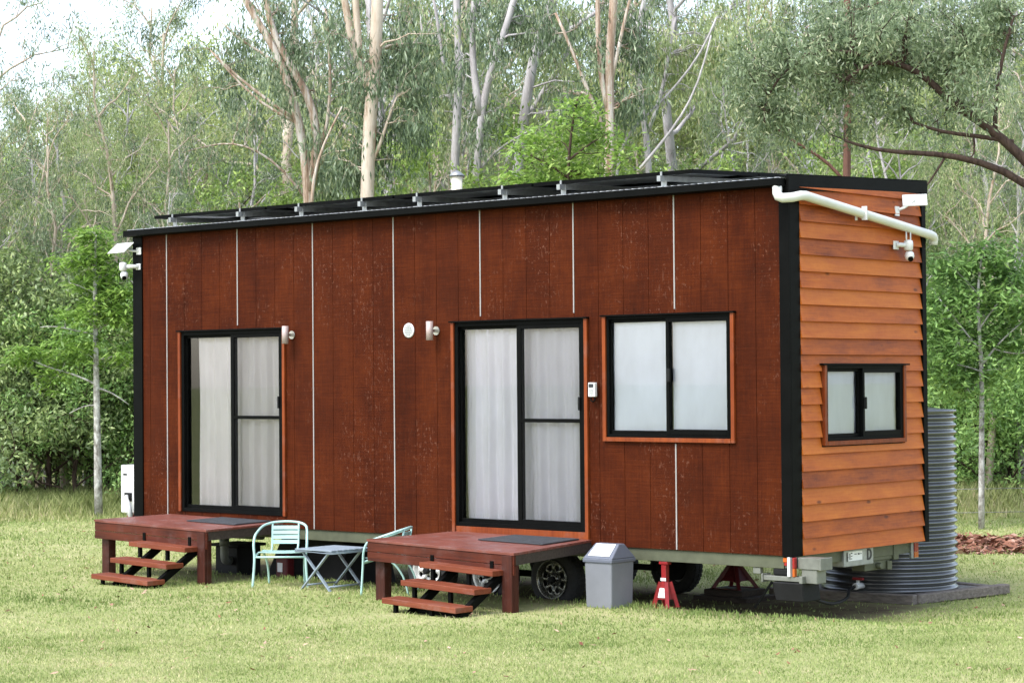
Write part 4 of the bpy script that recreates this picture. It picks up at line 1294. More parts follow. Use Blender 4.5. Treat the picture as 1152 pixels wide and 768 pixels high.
# rear bar, lamps and brackets under the right end
re = MB()
re.box(8.372, 8.47, 0.022, 0.088, ZB-0.112, ZB-0.012)
re.box(8.50, 8.72, 0.03, 0.20, ZB-0.112, ZB-0.01)
re.box(8.721, 8.745, 0.02, 0.21, ZB-0.115, ZB-0.006)
re.box(8.53, 8.69, 0.04, 0.19, ZB-0.235, ZB-0.113)
re.box(8.16, 8.56, -0.012, 0.10, ZB-0.222, ZB-0.180)
re.box(8.14, 8.16, -0.02, 0.11, ZB-0.24, ZB-0.165).box(8.54, 8.575, -0.018, 0.108, ZB-0.235, ZB-0.17)
re.box(8.02, 8.10, 0.03, 0.08, ZB-0.175, ZB-0.116)
re.build('rear_bracket', M['bracket'], house, 0.004)
bt = MB().box(8.24, 8.40, 0.02, 0.09, ZB-0.176, ZB-0.117)
bt.hexa([(8.28, 0.0, 0.13), (8.58, 0.0, 0.13), (8.58, 0.28, 0.13), (8.28, 0.28, 0.13), (8.25, -0.02, 0.30), (8.575, -0.02, 0.30), (8.575, 0.25, 0.30), (8.25, 0.25, 0.30)])
bt.build('stabiliser_foot', M['black_matte'], house, 0.01)
MB().bar((8.26, -0.02, 0.30), (8.10, -0.06, 0.06), 0.02, 0.02).build('stabiliser_stay', M['black'], house)
MB().box(8.425, 8.452, -0.028, -0.0185+0.04, ZB-0.18, ZB-0.008).build('lamp_post', M['white_paint'], house, 0.003)
MB().box(8.366, 8.414, -0.01, 0.015, ZB-0.058, ZB-0.014).build('indicator_lamp', M['amber'], house, 0.006)
MB().box(8.380, 8.412, -0.012, 0.012, ZB-0.088, ZB-0.06).build('brake_lamp', M['redlens'], house, 0.006)
MB().box(8.4725, 8.496, -0.02, 0.02, ZB-0.105, ZB-0.01).build('tail_lamp', M['redlens'], house, 0.004)
MB().box(8.4725, 8.496, -0.02, 0.02, ZB-0.18, ZB-0.107).build('tail_lamp', M['amber'], house, 0.004)
tl = MB().box(8.36, 8.39, 2.17, 2.30, ZB-0.17, ZB-0.012).build('tail_lamp', M['galv'], house, 0.004)
MB().box(8.3905, 8.40, 2.21, 2.28, ZB-0.105, ZB-0.02).build('lens', M['redlens'], tl)
MB().box(8.3905, 8.40, 2.21, 2.28, ZB-0.16, ZB-0.108).build('lens', M['amber'], tl)
cb = MB().box(8.18, 8.36, 1.52, 1.95, ZB-0.15, ZB-0.012).box(8.362, 8.38, 1.86, 1.95, ZB-0.16, ZB-0.012).box(8.2, 8.34, 1.40, 1.85, ZB-0.24, ZB-0.151).box(8.342, 8.36, 1.78, 1.86, ZB-0.25, ZB-0.165)
cb.lathe((8.30, 1.62, ZB-0.20), [(0.03, 0), (0.03, 0.09)], 14, 'x')
cb.build('rear_bracket', M['chassis'], house, 0.004)

# equipment box with its stickers, hung under the right end
eb = thing('equipment_box', 'pale grey box with white sticker hung under the right end of the house', 'equipment box', (8.35, 1.2, ZB-0.17))
MB().box(8.22, 8.40, 0.95, 1.46, ZB-0.168, ZB-0.012).build('box_body', M['galv'], eb, 0.006)
MB().box(8.4005, 8.402, 1.02, 1.26, ZB-0.115, ZB-0.03).build('sticker', M['label_white'], eb)
ik = MB()
for (a, b, c, d) in ((0.99, 1.005, -0.12, -0.035), (1.005, 1.018, -0.085, -0.075), (1.035, 1.05, -0.105, -0.045), (1.06, 1.085, -0.05, -0.04), (1.06, 1.085, -0.075, -0.068), (1.06, 1.08, -0.10, -0.092), (1.12, 1.16, -0.06, -0.053), (1.18, 1.21, -0.065, -0.05), (1.22, 1.245, -0.06, -0.054)):
    ik.box(8.4025, 8.4035, a, b, ZB+c, ZB+d)
ik.build('sticker_print', M['ink'], eb)
dl = MB()                                    # the dark letter D
pts_o = [(1.345, -0.125), (1.345, -0.02)]+[(1.375+0.05*math.sin(q), -0.0725+0.0525*math.cos(q)) for q in np.linspace(0, PI, 13)]
pts_i = [(1.365, -0.105), (1.365, -0.04)]+[(1.378+0.026*math.sin(q), -0.0725+0.0325*math.cos(q)) for q in np.linspace(0, PI, 13)]
n = len(pts_o)
vs = [(8.4025, a, ZB+b) for a, b in pts_o]+[(8.4025, a, ZB+b) for a, b in pts_i]+[(8.4035, a, ZB+b) for a, b in pts_o]+[(8.4035, a, ZB+b) for a, b in pts_i]
fs = []
for i in range(n):
    j = (i+1) % n
    fs += [(2*n+i, 2*n+j, 3*n+j, 3*n+i), (i, n+i, n+j, j), (i, j, 2*n+j, 2*n+i), (n+i, 3*n+i, 3*n+j, n+j)]
dl.add(vs, fs); dl.build('letter', M['ink'], eb)


# ------------------------------------------------------------------ small equipment on the walls
def security_camera(loc, flip, label, anten):
    x, y, z = loc
    c = thing('security_camera', label, 'camera', loc, 'security cameras on the house corners')
    if flip == 'end':        # bracket along +x off the end wall
        MB().box(x, x+0.012, y-0.045, y+0.045, z-0.04, z+0.04).tube([(x+0.012, y, z), (x+0.04, y+0.02, z+0.004), (x+0.065, y+0.075, z+0.0)], 0.022, 12).build('mounting_arm', M['white_paint'], c, 0.003)
        bx0 = Vector((x+0.075, y+0.11, z))
    else:
        MB().box(x-0.04, x+0.04, y-0.012, y, z-0.035, z+0.035).tube([(x, y-0.012, z), (x-0.03, y-0.06, z+0.003), (x-0.09, y-0.10, z)], 0.024, 12).build('mounting_arm', M['white_paint'], c, 0.003)
        bx0 = Vector((x-0.12, y-0.13, z))
    MB().lathe(bx0, [(0.03, -0.050), (0.043, -0.040), (0.046, 0.018), (0.041, 0.042), (0.016, 0.052)], 20).build('camera_body', M['white_paint'], c)
    h = MB().lathe(bx0+Vector((0.004, 0.012, -0.10)), [(0.016, -0.046), (0.036, -0.034), (0.046, -0.004), (0.040, 0.030), (0.026, 0.045)], 20).build('camera_head', M['white_paint'], c)
    lv = Vector((0.6, -0.5, -0.62)).normalized()
    o = bx0+Vector((0.004, 0.012, -0.105))
    MB().tube([o+lv*0.030, o+lv*0.052], [0.027, 0.024], 16).build('lens', M['black'], h)
    if anten:
        for dy in (-0.045, 0.05):
            MB().tube([bx0+Vector((0.0, dy*0.8, 0.03)), bx0+Vector((0.0, dy*0.8, 0.13))], [0.008, 0.007], 8).build('antenna', M['white_paint'], c)
    return c


security_camera((8.487, 1.77, ZB+2.82), 'end', 'white security camera with two aerials on the orange end wall below the downpipe', True)
security_camera((-0.48, -0.018, ZB+2.92), 'front', 'white security camera on the black left corner trim of the house', False)


def cam_panel(loc, u, v, w, h, arm_from, label):
    """a tilted small solar panel: centre loc, half axes along u and v"""
    loc = Vector(loc); u = Vector(u).normalized()*w/2; v = Vector(v).normalized()*h/2; n = u.cross(v).normalized()
    t = thing('camera_solar_panel', label, 'solar panel', arm_from, 'small solar panels for the cameras')
    b = MB()
    for s0, s1 in ((0, 0.012),):
        b.hexa([loc-u-v+n*s0, loc+u-v+n*s0, loc+u+v+n*s0, loc-u+v+n*s0, loc-u-v+n*s1, loc+u-v+n*s1, loc+u+v+n*s1, loc-u+v+n*s1])
    b.build('panel_back', M['white_paint'], t, 0.003)
    u2, v2 = u*0.93, v*0.9
    MB().hexa([loc-u2-v2-n*0.004, loc+u2-v2-n*0.004, loc+u2+v2-n*0.004, loc-u2+v2-n*0.004, loc-u2-v2-n*0.0005, loc+u2-v2-n*0.0005, loc+u2+v2-n*0.0005, loc-u2+v2-n*0.0005]).build('cells', M['solar'], t)
    a = Vector(arm_from)
    ar = MB().tube([a, a+(loc-a)*0.35+Vector((0, 0, -0.01)), loc+n*0.014], 0.013, 10)
    return t, ar, a


_d = (Vector((8.62, 1.98, ZB+3.26))-CAM).dot(_f)
t_, ar, a = cam_panel(at(1029, 225.5, _d), (0.755, 0.655, 0.03), (-0.20, 0.23, 0.95), 0.235, 0.115, (8.487, 1.84, ZB+3.16), 'small white backed solar panel on the end wall under the fascia')
ar.box(8.478, 8.488, 1.78, 1.85, ZB+3.10, ZB+3.19).build('panel_arm', M['white_paint'], t_)
t_, ar, a = cam_panel((-0.66, -0.13, ZB+3.135), (1, -0.10, 0), (0.25, 0.75, 0.75), 0.34, 0.17, (-0.47, -0.018, ZB+3.10), 'small white backed solar panel on the top left corner of the house')
ar.box(-0.51, -0.43, -0.028, -0.0185, ZB+3.06, ZB+3.14).build('panel_arm', M['white_paint'], t_)

kl = thing('key_lockbox', 'small pale keypad lockbox between the middle door and the right window', 'key lockbox', (6.262, -0.03, ZB+1.41))
MB().box(6.222, 6.302, -0.075, -0.031, ZB+1.41, ZB+1.545).build('case', M['white_paint'], kl, 0.006)
MB().box(6.234, 6.290, -0.0775, -0.0755, ZB+1.498, ZB+1.533).build('display', M['ink'], kl)
kk = MB()
for a in range(3):
    for b in range(4): kk.box(6.240+a*0.017, 6.252+a*0.017, -0.0775, -0.0755, ZB+1.425+b*0.016, ZB+1.436+b*0.016)
kk.build('keys', M['galv'], kl)
MB().tube([(6.285, -0.05, ZB+1.41), (6.285, -0.05, ZB+1.375), (6.262, -0.05, ZB+1.362), (6.24, -0.05, ZB+1.375), (6.24, -0.05, ZB+1.41)], 0.008, 8).build('shackle', M['black'], kl)

ac = thing('air_conditioner', 'white outdoor air conditioner unit fixed on the left end of the house', 'air conditioner', (-0.78, 0.5, ZB+0.05))
MB().box(-0.95, -0.64, 0.08, 0.88, ZB+0.06, ZB+0.62).build('casing', M['white_paint'], ac, 0.012)
fg = MB().lathe((-0.951, 0.42, ZB+0.34), [(0.24, 0.0), (0.24, -0.012), (0.21, -0.014)], 28, 'x')
fg.build('fan_grille', M['galv'], ac)
MB().box(-0.86, -0.74, 0.060, 0.0795, ZB+0.20, ZB+0.30).box(-0.90, -0.83, 0.0765, 0.0795, ZB+0.50, ZB+0.52).build('service_cover', M['black_matte'], ac, 0.003)
MB().tube([(-0.80, 0.05, ZB+0.25), (-0.76, 0.0, ZB+0.24), (-0.70, 0.0, ZB+0.15), (-0.70, 0.04, ZB-0.05)], 0.03, 10).build('pipe', M['white_paint'], ac)
MB().box(-0.80, -0.70, 0.05, 0.10, ZB-0.02, ZB+0.05).build('valve', M['redlens'], ac, 0.01)
MB().box(-0.93, -0.572, 0.15, 0.19, ZB+0.02, ZB+0.058).box(-0.93, -0.572, 0.74, 0.78, ZB+0.02, ZB+0.058).build('wall_bracket', M['galv'], ac)


# ------------------------------------------------------------------ decks and steps
def deck(c, label, post_z):
    """c: the four top corners FL, FR, BR, BL (x, y, z above the lawn)"""
    FL, FR, BR, BL = [Vector(p) for p in c]
    root = thing('timber_deck', label, 'deck', ((FL.x+FR.x)/2, (FL.y+BL.y)/2, 0), 'small decks at the doors')

    def S(u, v, dz=0):
        p = (FL*(1-u)+FR*u)*(1-v)+(BL*(1-u)+BR*u)*v
        return p+Vector((0, 0, dz))
    b = MB(); n = 12
    for i in range(n):
        v0 = i/n; v1 = (i+1)/n-0.004/1.2
        o = -0.008 if i == 0 else 0
        b.hexa([S(-o-0.004, v0, -0.024)+Vector((0, o, 0)), S(1.004, v0, -0.024)+Vector((0, o, 0)), S(1.004, v1, -0.024), S(-0.004, v1, -0.024),
                S(-0.004, v0)+Vector((0, o, 0)), S(1.004, v0)+Vector((0, o, 0)), S(1.004, v1), S(-0.004, v1)])
    b.build('deck_boards', M['deck'], root, 0.002)
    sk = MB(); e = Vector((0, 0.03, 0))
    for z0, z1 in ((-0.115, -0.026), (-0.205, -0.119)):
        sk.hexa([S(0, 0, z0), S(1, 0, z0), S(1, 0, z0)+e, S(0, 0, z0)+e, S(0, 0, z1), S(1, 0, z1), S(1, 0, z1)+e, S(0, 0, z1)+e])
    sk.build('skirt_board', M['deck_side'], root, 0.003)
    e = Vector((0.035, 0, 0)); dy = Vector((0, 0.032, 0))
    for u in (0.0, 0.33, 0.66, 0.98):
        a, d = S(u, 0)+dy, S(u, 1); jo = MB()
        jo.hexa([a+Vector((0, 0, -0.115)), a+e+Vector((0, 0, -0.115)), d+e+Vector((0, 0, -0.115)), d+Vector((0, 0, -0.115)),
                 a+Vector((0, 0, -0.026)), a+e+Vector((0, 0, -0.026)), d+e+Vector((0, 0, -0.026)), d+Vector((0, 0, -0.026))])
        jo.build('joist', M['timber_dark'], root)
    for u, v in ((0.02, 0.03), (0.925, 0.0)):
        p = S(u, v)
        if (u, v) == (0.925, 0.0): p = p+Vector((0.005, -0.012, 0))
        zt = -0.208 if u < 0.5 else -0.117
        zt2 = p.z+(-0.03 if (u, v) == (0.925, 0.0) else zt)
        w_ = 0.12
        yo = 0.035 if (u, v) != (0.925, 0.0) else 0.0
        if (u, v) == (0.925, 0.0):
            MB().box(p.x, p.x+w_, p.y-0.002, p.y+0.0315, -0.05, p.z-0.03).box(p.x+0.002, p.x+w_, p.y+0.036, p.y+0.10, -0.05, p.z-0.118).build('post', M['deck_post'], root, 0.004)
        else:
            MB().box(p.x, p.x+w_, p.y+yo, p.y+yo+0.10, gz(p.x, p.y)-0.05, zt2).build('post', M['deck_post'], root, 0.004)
    br = MB()
    for u in (0.46, 0.86):
        p = S(u, 0); br.box(p.x-0.02, p.x+0.02, p.y-0.012, p.y-0.0005, p.z-0.19, p.z-0.09)
    br.build('step_bracket', M['black'], root, 0.002)
    return root


deck([(0.07, -1.10, ZB+0.082), (1.92, -1.10, ZB+0.040), (1.95, -0.035, ZB+0.062), (0.10, -0.035, ZB+0.090)], 'red stained timber deck at the left sliding door', 0)
deck([(4.44, -1.26, ZB+0.060), (6.30, -1.26, ZB+0.012), (6.215, -0.035, ZB+0.055), (4.46, -0.035, ZB+0.066)], 'red stained timber deck at the middle sliding door, near the chairs', 0)


def steps(x0, x1, y0, tops, tilt, label):
    """three treads stepping out to the front, on two black steel stringers"""
    root = thing('deck_steps', label, 'steps', ((x0+x1)/2, y0-0.3, 0), 'flights of three wooden steps')
    for i, zt in enumerate(tops):
        yf = y0-0.25*i
        yb = yf+0.235
        t = MB().hexa([(x0, yf, zt-0.05), (x1, yf, zt-0.05-tilt), (x1, yb, zt-0.05-tilt), (x0, yb, zt-0.05), (x0, yf, zt), (x1, yf, zt-tilt), (x1, yb, zt-tilt), (x0, yb, zt)])
        tr = t.build('tread', M['tread'], root, 0.004)
        lg = MB()
        for u in (0.13, 0.62):
            xx = x0+(x1-x0)*u; zz = zt-0.051-tilt*u
            lg.box(xx, xx+0.035, yf+0.03, yf+0.065, max(-0.02, zz-0.11), zz)
        lg.build('tread_leg', M['black'], tr)
    for u in (0.30, 0.94):
        xx = x0+(x1-x0)*u
        MB().bar((xx, y0-0.50+0.10, -0.01), (xx, y0+0.26, tops[0]-tilt*u-0.01), 0.055, 0.075).build('stringer', M['black'], root, 0.003)
    MB().box(x0+0.22, x1-0.06, y0-0.36, y0-0.30, 0.0, 0.045).build('crossbar', M['black'], root)
    return root


steps(0.885, 1.80, -1.29, [ZB-0.112, ZB-0.268, ZB-0.420], 0.028, 'three red timber steps in front of the left deck')
steps(5.273, 6.185, -1.42, [ZB-0.108, ZB-0.256, ZB-0.398], 0.038, 'three orange red timber steps in front of the middle deck')


def doormat(x0, x1, y0, y1, zz, label):
    o = MB().hexa([(x0, y0, zz[0]), (x1, y0, zz[1]), (x1, y1, zz[2]), (x0, y1, zz[3]), (x0, y0, zz[0]+0.012), (x1, y0, zz[1]+0.012), (x1, y1, zz[2]+0.012), (x0, y1, zz[3]+0.012)]).build('doormat', M['mat'], None, 0.003, origin=((x0+x1)/2, (y0+y1)/2, zz[0]))
    return tag(o, label, 'doormat', 'doormats on the decks')


def bil(c, x, y):
    FL, FR, BR, BL = c
    v = (y-FL[1])/(BL[1]-FL[1]); u = (x-FL[0])/(FR[0]-FL[0])
    return (FL[2]*(1-u)+FR[2]*u)*(1-v)+(BL[2]*(1-u)+BR[2]*u)*v


cL = [(0.07, -1.10, ZB+0.082), (1.92, -1.10, ZB+0.040), (1.95, -0.035, ZB+0.062), (0.10, -0.035, ZB+0.090)]
cM = [(4.44, -1.26, ZB+0.060), (6.30, -1.26, ZB+0.012), (6.215, -0.035, ZB+0.055), (4.46, -0.035, ZB+0.066)]
for c, (x0, x1, y0, y1), lb in ((cL, (1.02, 1.80, -0.60, -0.08), 'dark grey doormat at the left sliding door'), (cM, (5.33, 6.14, -0.66, -0.12), 'dark grey doormat at the middle sliding door')):
    doormat(x0, x1, y0, y1, [bil(c, x0, y0)+0.003, bil(c, x1, y0)+0.003, bil(c, x1, y1)+0.003, bil(c, x0, y1)+0.003], lb)


# ------------------------------------------------------------------ chairs and table
def arc(pts, n=4):
    """smooth a polyline (Catmull-Rom)"""
    P = [Vector(p) for p in pts]; out = []
    for i in range(len(P)-1):
        a = P[max(0, i-1)]; b = P[i]; c = P[i+1]; d = P[min(len(P)-1, i+2)]
        for k_ in range(n):
            t = k_/n
            out.append(0.5*((2*b)+(c-a)*t+(2*a-5*b+4*c-d)*t*t+(3*b-a-3*c+d)*t**3))
    out.append(P[-1]); return out


def chair(loc, rz, label):
    """bistro chair, built facing -y: one tube runs front leg, arm, back rail, arm, front leg"""
    root = thing('garden_chair', label, 'chair', (0, 0, 0), 'mint green garden chairs')
    w_ = 0.27
    half = [(-w_-0.02, -0.23, 0.0), (-w_, -0.215, 0.30), (-w_-0.01, -0.20, 0.46), (-w_-0.005, -0.15, 0.555), (-w_+0.01, -0.02, 0.605), (-w_+0.045, 0.14, 0.655), (-w_+0.13, 0.235, 0.685), (0, 0.26, 0.695)]
    full = half+[(-p[0], p[1], p[2]) for p in half[-2::-1]]
    MB().tube(arc(full, 5), 0.0135, 10).build('arm_frame', M['mint'], root)
    for s in (-1, 1):
        MB().tube(arc([(s*0.19, 0.30, 0.0), (s*0.195, 0.235, 0.20), (s*0.215, 0.10, 0.35), (s*0.235, -0.10, 0.375), (s*0.262, -0.212, 0.345)], 4), 0.012, 8).build('leg', M['mint'], root)
        MB().tube(arc([(s*0.135, 0.10, 0.375), (s*0.14, 0.19, 0.46), (s*0.14, 0.238, 0.685)], 3), 0.011, 8).build('back_upright', M['mint'], root)
    MB().tube([(-0.26, -0.21, 0.335), (0.26, -0.21, 0.335)], 0.011, 8).build('front_rail', M['mint'], root)
    st = MB()
    for i in range(7):
        y = -0.20+i*0.052; z = 0.392-0.012*math.sin(PI*i/6)
        n_ = 8
        for k_ in range(n_):
            x0 = -0.235+0.47*k_/n_; x1 = -0.235+0.47*(k_+1)/n_
            d0 = -0.010*math.sin(PI*k_/n_); d1 = -0.010*math.sin(PI*(k_+1)/n_)
            st.hexa([(x0, y, z+d0-0.006), (x1, y, z+d1-0.006), (x1, y+0.040, z+d1-0.006), (x0, y+0.040, z+d0-0.006), (x0, y, z+d0), (x1, y, z+d1), (x1, y+0.040, z+d1), (x0, y+0.040, z+d0)])
    st.build('seat', M['mint'], root)
    for i in range(4):
        zc = 0.475+i*0.052
        yc = 0.195+0.2*(zc-0.46)
        b = MB(); n_ = 6
        for k_ in range(n_):
            x0 = -0.145+0.29*k_/n_; x1 = -0.145+0.29*(k_+1)/n_
            o0 = 0.012*math.sin(PI*k_/n_); o1 = 0.012*math.sin(PI*(k_+1)/n_)
            b.hexa([(x0, yc+o0-0.018, zc-0.02), (x1, yc+o1-0.018, zc-0.02), (x1, yc+o1-0.012, zc-0.02), (x0, yc+o0-0.012, zc-0.02), (x0, yc+o0-0.010, zc+0.02), (x1, yc+o1-0.010, zc+0.02), (x1, yc+o1-0.004, zc+0.02), (x0, yc+o0-0.004, zc+0.02)])
        b.build('back_slat', M['mint'], root)
    root.location = loc; root.rotation_euler = (0, 0, rz); root.scale = (0.98, 0.86, 0.94)
    return root


chair((2.70, -0.74, 0.0), math.radians(38), 'mint green metal chair by the left end of the small table')
chair((4.08, -0.60, 0.0), math.radians(-62), 'mint green metal chair partly behind the middle deck')

tb = thing('folding_table', 'low grey blue folding slatted table between two mint chairs', 'table', (3.33, -0.64, 0))
tp_ = MB()
for i in range(7): tp_.box(3.07, 3.60, -0.92+i*0.082, -0.92+i*0.082+0.068, 0.405, 0.418)
tp_.build('table_top', M['bluegrey'], tb, 0.002)
fr = MB().tube([(3.075, -0.915, 0.39), (3.595, -0.915, 0.39), (3.595, -0.365, 0.39), (3.075, -0.365, 0.39)], 0.012, 8, closed=True)
fr.build('rim', M['bluegrey'], tb)
for y in (-0.87, -0.41):
    MB().bar((3.12, y-0.012, 0.0), (3.52, y-0.012, 0.385), 0.014, 0.030, (0, 1, 0)).build('leg', M['bluegrey'], tb)
    MB().bar((3.52, y+0.012, 0.0), (3.12, y+0.012, 0.385), 0.014, 0.030, (0, 1, 0)).build('leg', M['bluegrey'], tb)
MB().tube([(3.50, -0.86, 0.045), (3.50, -0.41, 0.045)], 0.01, 8).tube([(3.14, -0.86, 0.045), (3.14, -0.41, 0.045)], 0.01, 8).build('stretcher', M['bluegrey'], tb)

# ------------------------------------------------------------------ bin
bn = thing('rubbish_bin', 'grey plastic swing top bin standing by the middle deck', 'bin', (6.63, -0.26, 0))
MB().hexa([(6.482, -0.452, -0.01), (6.782, -0.452, -0.01), (6.782, -0.13, -0.01), (6.482, -0.13, -0.01), (6.473, -0.46, 0.425), (6.792, -0.46, 0.425), (6.792, -0.12, 0.425), (6.473, -0.12, 0.425)]).build('bin_body', M['bin_body'], bn, 0.015, seg=3)
ld = MB()
ld.hexa([(6.46, -0.472, 0.415), (6.805, -0.472, 0.415), (6.805, -0.108, 0.415), (6.46, -0.108, 0.415), (6.46, -0.472, 0.452), (6.805, -0.472, 0.452), (6.805, -0.108, 0.452), (6.46, -0.108, 0.452)])
ld.hexa([(6.462, -0.470, 0.4525), (6.803, -0.470, 0.4525), (6.803, -0.110, 0.4525), (6.462, -0.110, 0.4525), (6.49, -0.315, 0.585), (6.77, -0.315, 0.585), (6.77, -0.235, 0.585), (6.49, -0.235, 0.585)])
lo = ld.build('lid', M['bin_lid'], bn, 0.008, seg=2)
nv = Vector((0, -0.1325, 0.155)).normalized()*0.004
a0 = Vector((6.462, -0.470, 0.4525)); a1 = Vector((6.803, -0.470, 0.4525)); b0 = Vector((6.49, -0.315, 0.585)); b1 = Vector((6.77, -0.315, 0.585))


def Q(u, v): return (a0*(1-u)+a1*u)*(1-v)+(b0*(1-u)+b1*u)*v


n_ = Vector((0, -0.1325, 0.155)).normalized()
MB().hexa([Q(.12, .16)+n_*0.001, Q(.88, .16)+n_*0.001, Q(.90, .95)+n_*0.001, Q(.10, .95)+n_*0.001, Q(.12, .16)+n_*0.008, Q(.88, .16)+n_*0.008, Q(.90, .95)+n_*0.008, Q(.10, .95)+n_*0.008]).build('flap', M['bin_flap'], bn, 0.003)


# ------------------------------------------------------------------ jack stands
def jack(loc, top, w_, mat, label, sticker):
    x, y, z = loc
    root = thing('jack_stand', label, 'jack stand', loc, 'jack stands under the trailer')
    b = MB(); zt = z+(top-z)*0.55
    for sx in (-1, 1):
        for sy in (-1, 1):
            a = Vector((x+sx*w_, y+sy*w_, z)); c = Vector((x+sx*0.032, y+sy*0.032, zt))
            b.bar(a, c, 0.035, 0.035)
    for s in (-1, 1):        # web plates between the legs
        for ax in (0, 1):
            def V(p, q, zz): return (x+p, y+q, zz) if ax == 0 else (x+q, y+p, zz)
            k0, k1 = w_*0.80, 0.034
            zb = z+(zt-z)*0.20
            q0, q1 = s*(w_*0.80), s*0.034
            b.prism([V(-k0, q0, zb), V(-k0*0.5, q0*0.93, zb+0.03), V(k0*0.5, q0*0.93, zb+0.03), V(k0, q0, zb), V(k1, q1, zt), V(-k1, q1, zt)], (0, 0.003, 0) if ax == 0 else (0.003, 0, 0))
        b.box(x-w_-0.02, x+w_+0.02, y+s*w_-0.02, y+s*w_+0.02, z, z+0.008)
    b.build('base', mat, root)
    MB().box(x-0.027, x+0.027, y-0.027, y+0.027, zt-0.04, top-0.03).build('column', mat, root, 0.004)
    MB().box(x-0.05, x+0.05, y-0.035, y+0.035, top-0.03, top).build('saddle', mat, root, 0.006)
    if sticker:
        nf = w_*0.80
        t0 = 0.42; t1 = 0.75
        zb = z+(zt-z)*0.20
        def pt(u, t): return Vector((x+u*(nf*(1-t)+0.034*t), y-(nf*(1-t)+0.034*t)-0.006, zb+(zt-zb)*t))
        MB().prism([pt(-.8, .25), pt(.8, .25), pt(.85, .72), pt(-.85, .72)], (0, -0.002, 0)).build('sticker', M['label_white'], root)
        MB().box(x-0.03, x+0.03, y-0.032, y-0.0275, zt+0.012, zt+0.04).build('sticker', M['label_white'], root)
    return root


jack((7.02, 0.055, gz(7.02, 0.055)), ZB-0.116, 0.08, M['red'], 'bright red jack stand with white sticker right of the grey bin', True)
jack((6.44, 2.0, -0.02), ZB-0.10, 0.16, M['dark_red'], 'dark red jack stand on timber blocks under the far side of the house', False)
tag(MB().box(6.12, 6.78, 1.72, 2.24, -0.145, -0.085).build('timber_block', M['timber_dark'], None, 0.006, origin=(6.45, 2, -0.14)), 'long dark timber block lying on the dirt beneath a shorter one', 'timber block', 'timber blocks under the jack stand')
tag(MB().box(6.21, 6.68, 1.78, 2.20, -0.084, -0.022).build('timber_block', M['timber_dark'], None, 0.006, origin=(6.45, 2, -0.08)), 'short dark timber block directly under the dark red jack stand', 'timber block', 'timber blocks under the jack stand')

# ------------------------------------------------------------------ things under the left half of the house
db = thing('drain_box', 'black drain box with grey pipe under the left deck side of the house', 'drain box', (0.6, 0.62, gz(0.6, 0.62)))
MB().box(0.30, 0.68, 0.44, 0.80, -0.12, 0.235).build('box_body', M['black_matte'], db, 0.01)
MB().box(0.25, 0.73, 0.40, 0.84, 0.236, 0.268).build('lid', M['black_matte'], db, 0.006)
wp = MB().tube(arc([(1.25, 0.30, 0.40), (0.83, 0.30, 0.40), (0.68, 0.30, 0.395), (0.625, 0.30, 0.35), (0.62, 0.30, 0.20), (0.615, 0.31, 0.11), (0.58, 0.37, 0.085), (0.56, 0.435, 0.085)], 4), 0.048, 14)
wp.lathe((0.62, 0.30, 0.30), [(0.056, -0.04), (0.056, 0.04)], 16)
tag(wp.build('waste_pipe', M['pvc_grey'], None, origin=(0.62, 0.30, 0.0)), 'grey plastic waste pipe bending down into the black drain box', 'pipe')
tu = MB().hexa([(1.15, 0.42, -0.10), (2.46, 0.42, -0.10), (2.46, 1.2, -0.14), (1.15, 1.2, -0.14), (1.40, 0.46, 0.40), (2.36, 0.46, 0.40), (2.36, 1.15, 0.40), (1.40, 1.15, 0.40)])
tag(tu.build('black_cover', M['black_matte'], None, 0.02, origin=(1.8, 0.8, -0.1), seg=2), 'large black tapered cover beneath the house behind the left mint chair', 'cover')  # plain black tapered box below the floor
fc_ = thing('fuel_can', 'red container with white label in the shade under the house', 'container', (1.62, 0.30, gz(1.62, 0.3)))
MB().box(1.53, 1.71, 0.24, 0.36, gz(1.6, .3)-0.01, 0.18).build('can_body', M['dark_red'], fc_, 0.02, seg=2)
MB().box(1.56, 1.64, 0.2365, 0.2395, 0.02, 0.12).build('label_patch', M['label_white'], fc_)
MB().tube([(1.57, 0.30, 0.181), (1.58, 0.30, 0.22), (1.66, 0.30, 0.22), (1.67, 0.30, 0.181)], 0.012, 8).build('handle', M['dark_red'], fc_)

# ------------------------------------------------------------------ water tank on its pad
TX, TY, TZ = 7.51, 3.22, -0.045
tk = thing('water_tank', 'dark grey corrugated steel water tank behind the right end of the house', 'water tank', (TX, TY, TZ))
prof = []
nn = 24*8
for i in range(nn+1):
    z = 1.79*i/nn
    prof.append((0.675+0.017*math.sin(2*PI*z/0.0746), TZ+z))
MB().lathe((TX, TY, 0), prof, 72).build('tank_wall', M['tank'], tk)
MB().lathe((TX, TY, 0), [(0.66, TZ+1.791), (0.692, TZ+1.792), (0.692, TZ+1.812), (0.60, TZ+1.82), (0.2, TZ+1.86), (0.05, TZ+1.865)], 72).build('tank_lid', M['tank'], tk)
pad = thing('tank_pad', 'low square pad of weathered sleepers filled with gravel under the water tank', 'tank pad', (7.5, 3.3, gz(7.5, 3.3)))
A_, B_, C_, D_ = [Vector(p) for p in ((6.62, 2.47, 0), (8.12, 2.60, 0), (8.44, 3.88, 0), (6.75, 4.15, 0))]
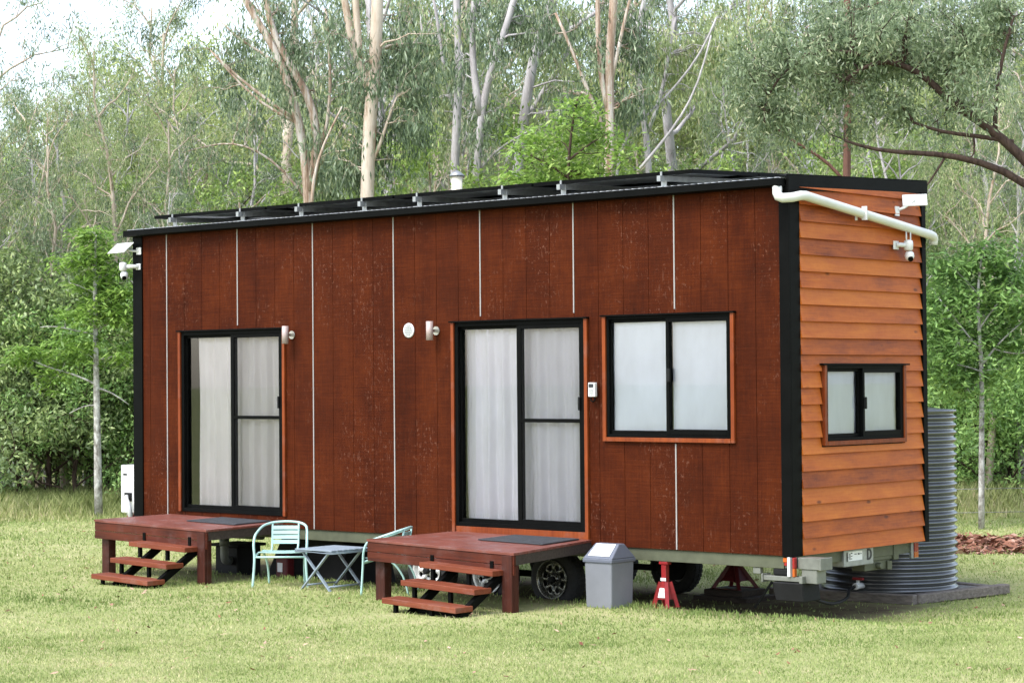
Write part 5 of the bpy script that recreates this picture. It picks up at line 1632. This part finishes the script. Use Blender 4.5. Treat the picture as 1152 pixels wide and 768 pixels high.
for a, b in ((A_, B_), (B_, C_), (C_, D_), (D_, A_)):
    d = (b-a).normalized(); k_ = 0.055
    za = gz(a.x, a.y); zb2 = gz(b.x, b.y)
    p0 = a+d*0.058; p1 = b+d*0.052
    MB().bar(Vector((p0.x, p0.y, -0.085)), Vector((p1.x, p1.y, -0.06 if b is C_ or a is C_ else -0.085)), 0.11, 0.10).build('sleeper', M['sleeper'], pad, 0.01)
MB().prism([A_+Vector((.06, .06, -0.16)), B_+Vector((-.05, .06, -0.16)), C_+Vector((-.07, -.05, -0.16)), D_+Vector((.05, -.07, -0.16))], (0, 0, 0.112)).build('gravel_fill', M['gravel'], pad)
# tap and hose
tpz = -0.01
tap = thing('tank_tap', 'white tank tap with a red lever at the foot of the water tank', 'tap', (7.60, 2.50, tpz))
MB().lathe((7.60, 2.50, 0.03), [(0.03, -0.09), (0.035, -0.07), (0.03, -0.03), (0.03, 0.06)], 14, 'y').lathe((7.60, 2.47, 0.03), [(0.018, 0), (0.018, 0.06)], 12).build('valve_body', M['white_paint'], tap)
MB().box(7.54, 7.66, 2.455, 2.49, 0.09, 0.115).build('lever', M['red'], tap, 0.004)
hz = arc([(7.60, 2.41, 0.03), (7.60, 2.30, 0.0), (7.75, 2.05, -0.02), (8.05, 1.5, 0.0), (8.3, 0.9, 0.03), (8.45, 0.45, 0.10), (8.50, 0.2, 0.17)], 6)
tag(MB().tube(hz, 0.015, 10).build('water_hose', M['black_matte'], None, origin=(8.0, 1.5, 0)), 'black hose running from the tank tap under the right end of the house', 'hose')

# ------------------------------------------------------------------ wire fence beyond the mulch
fe = thing('wire_fence', 'low plain wire fence behind the mulch, right of the water tank', 'fence', ground_at(1110, 30.2))
fp = [ground_at(px, 30.2) for px in (1010, 1215, 1420)]
for p in fp: MB().lathe(p, [(0.05, -0.1), (0.05, 1.0), (0.035, 1.04)], 12).build('post', M['sleeper'], fe)
for h_ in (0.20, 0.53):
    MB().tube([p+Vector((0, 0, h_)) for p in fp], 0.005, 5).build('wire', M['wire'], fe)
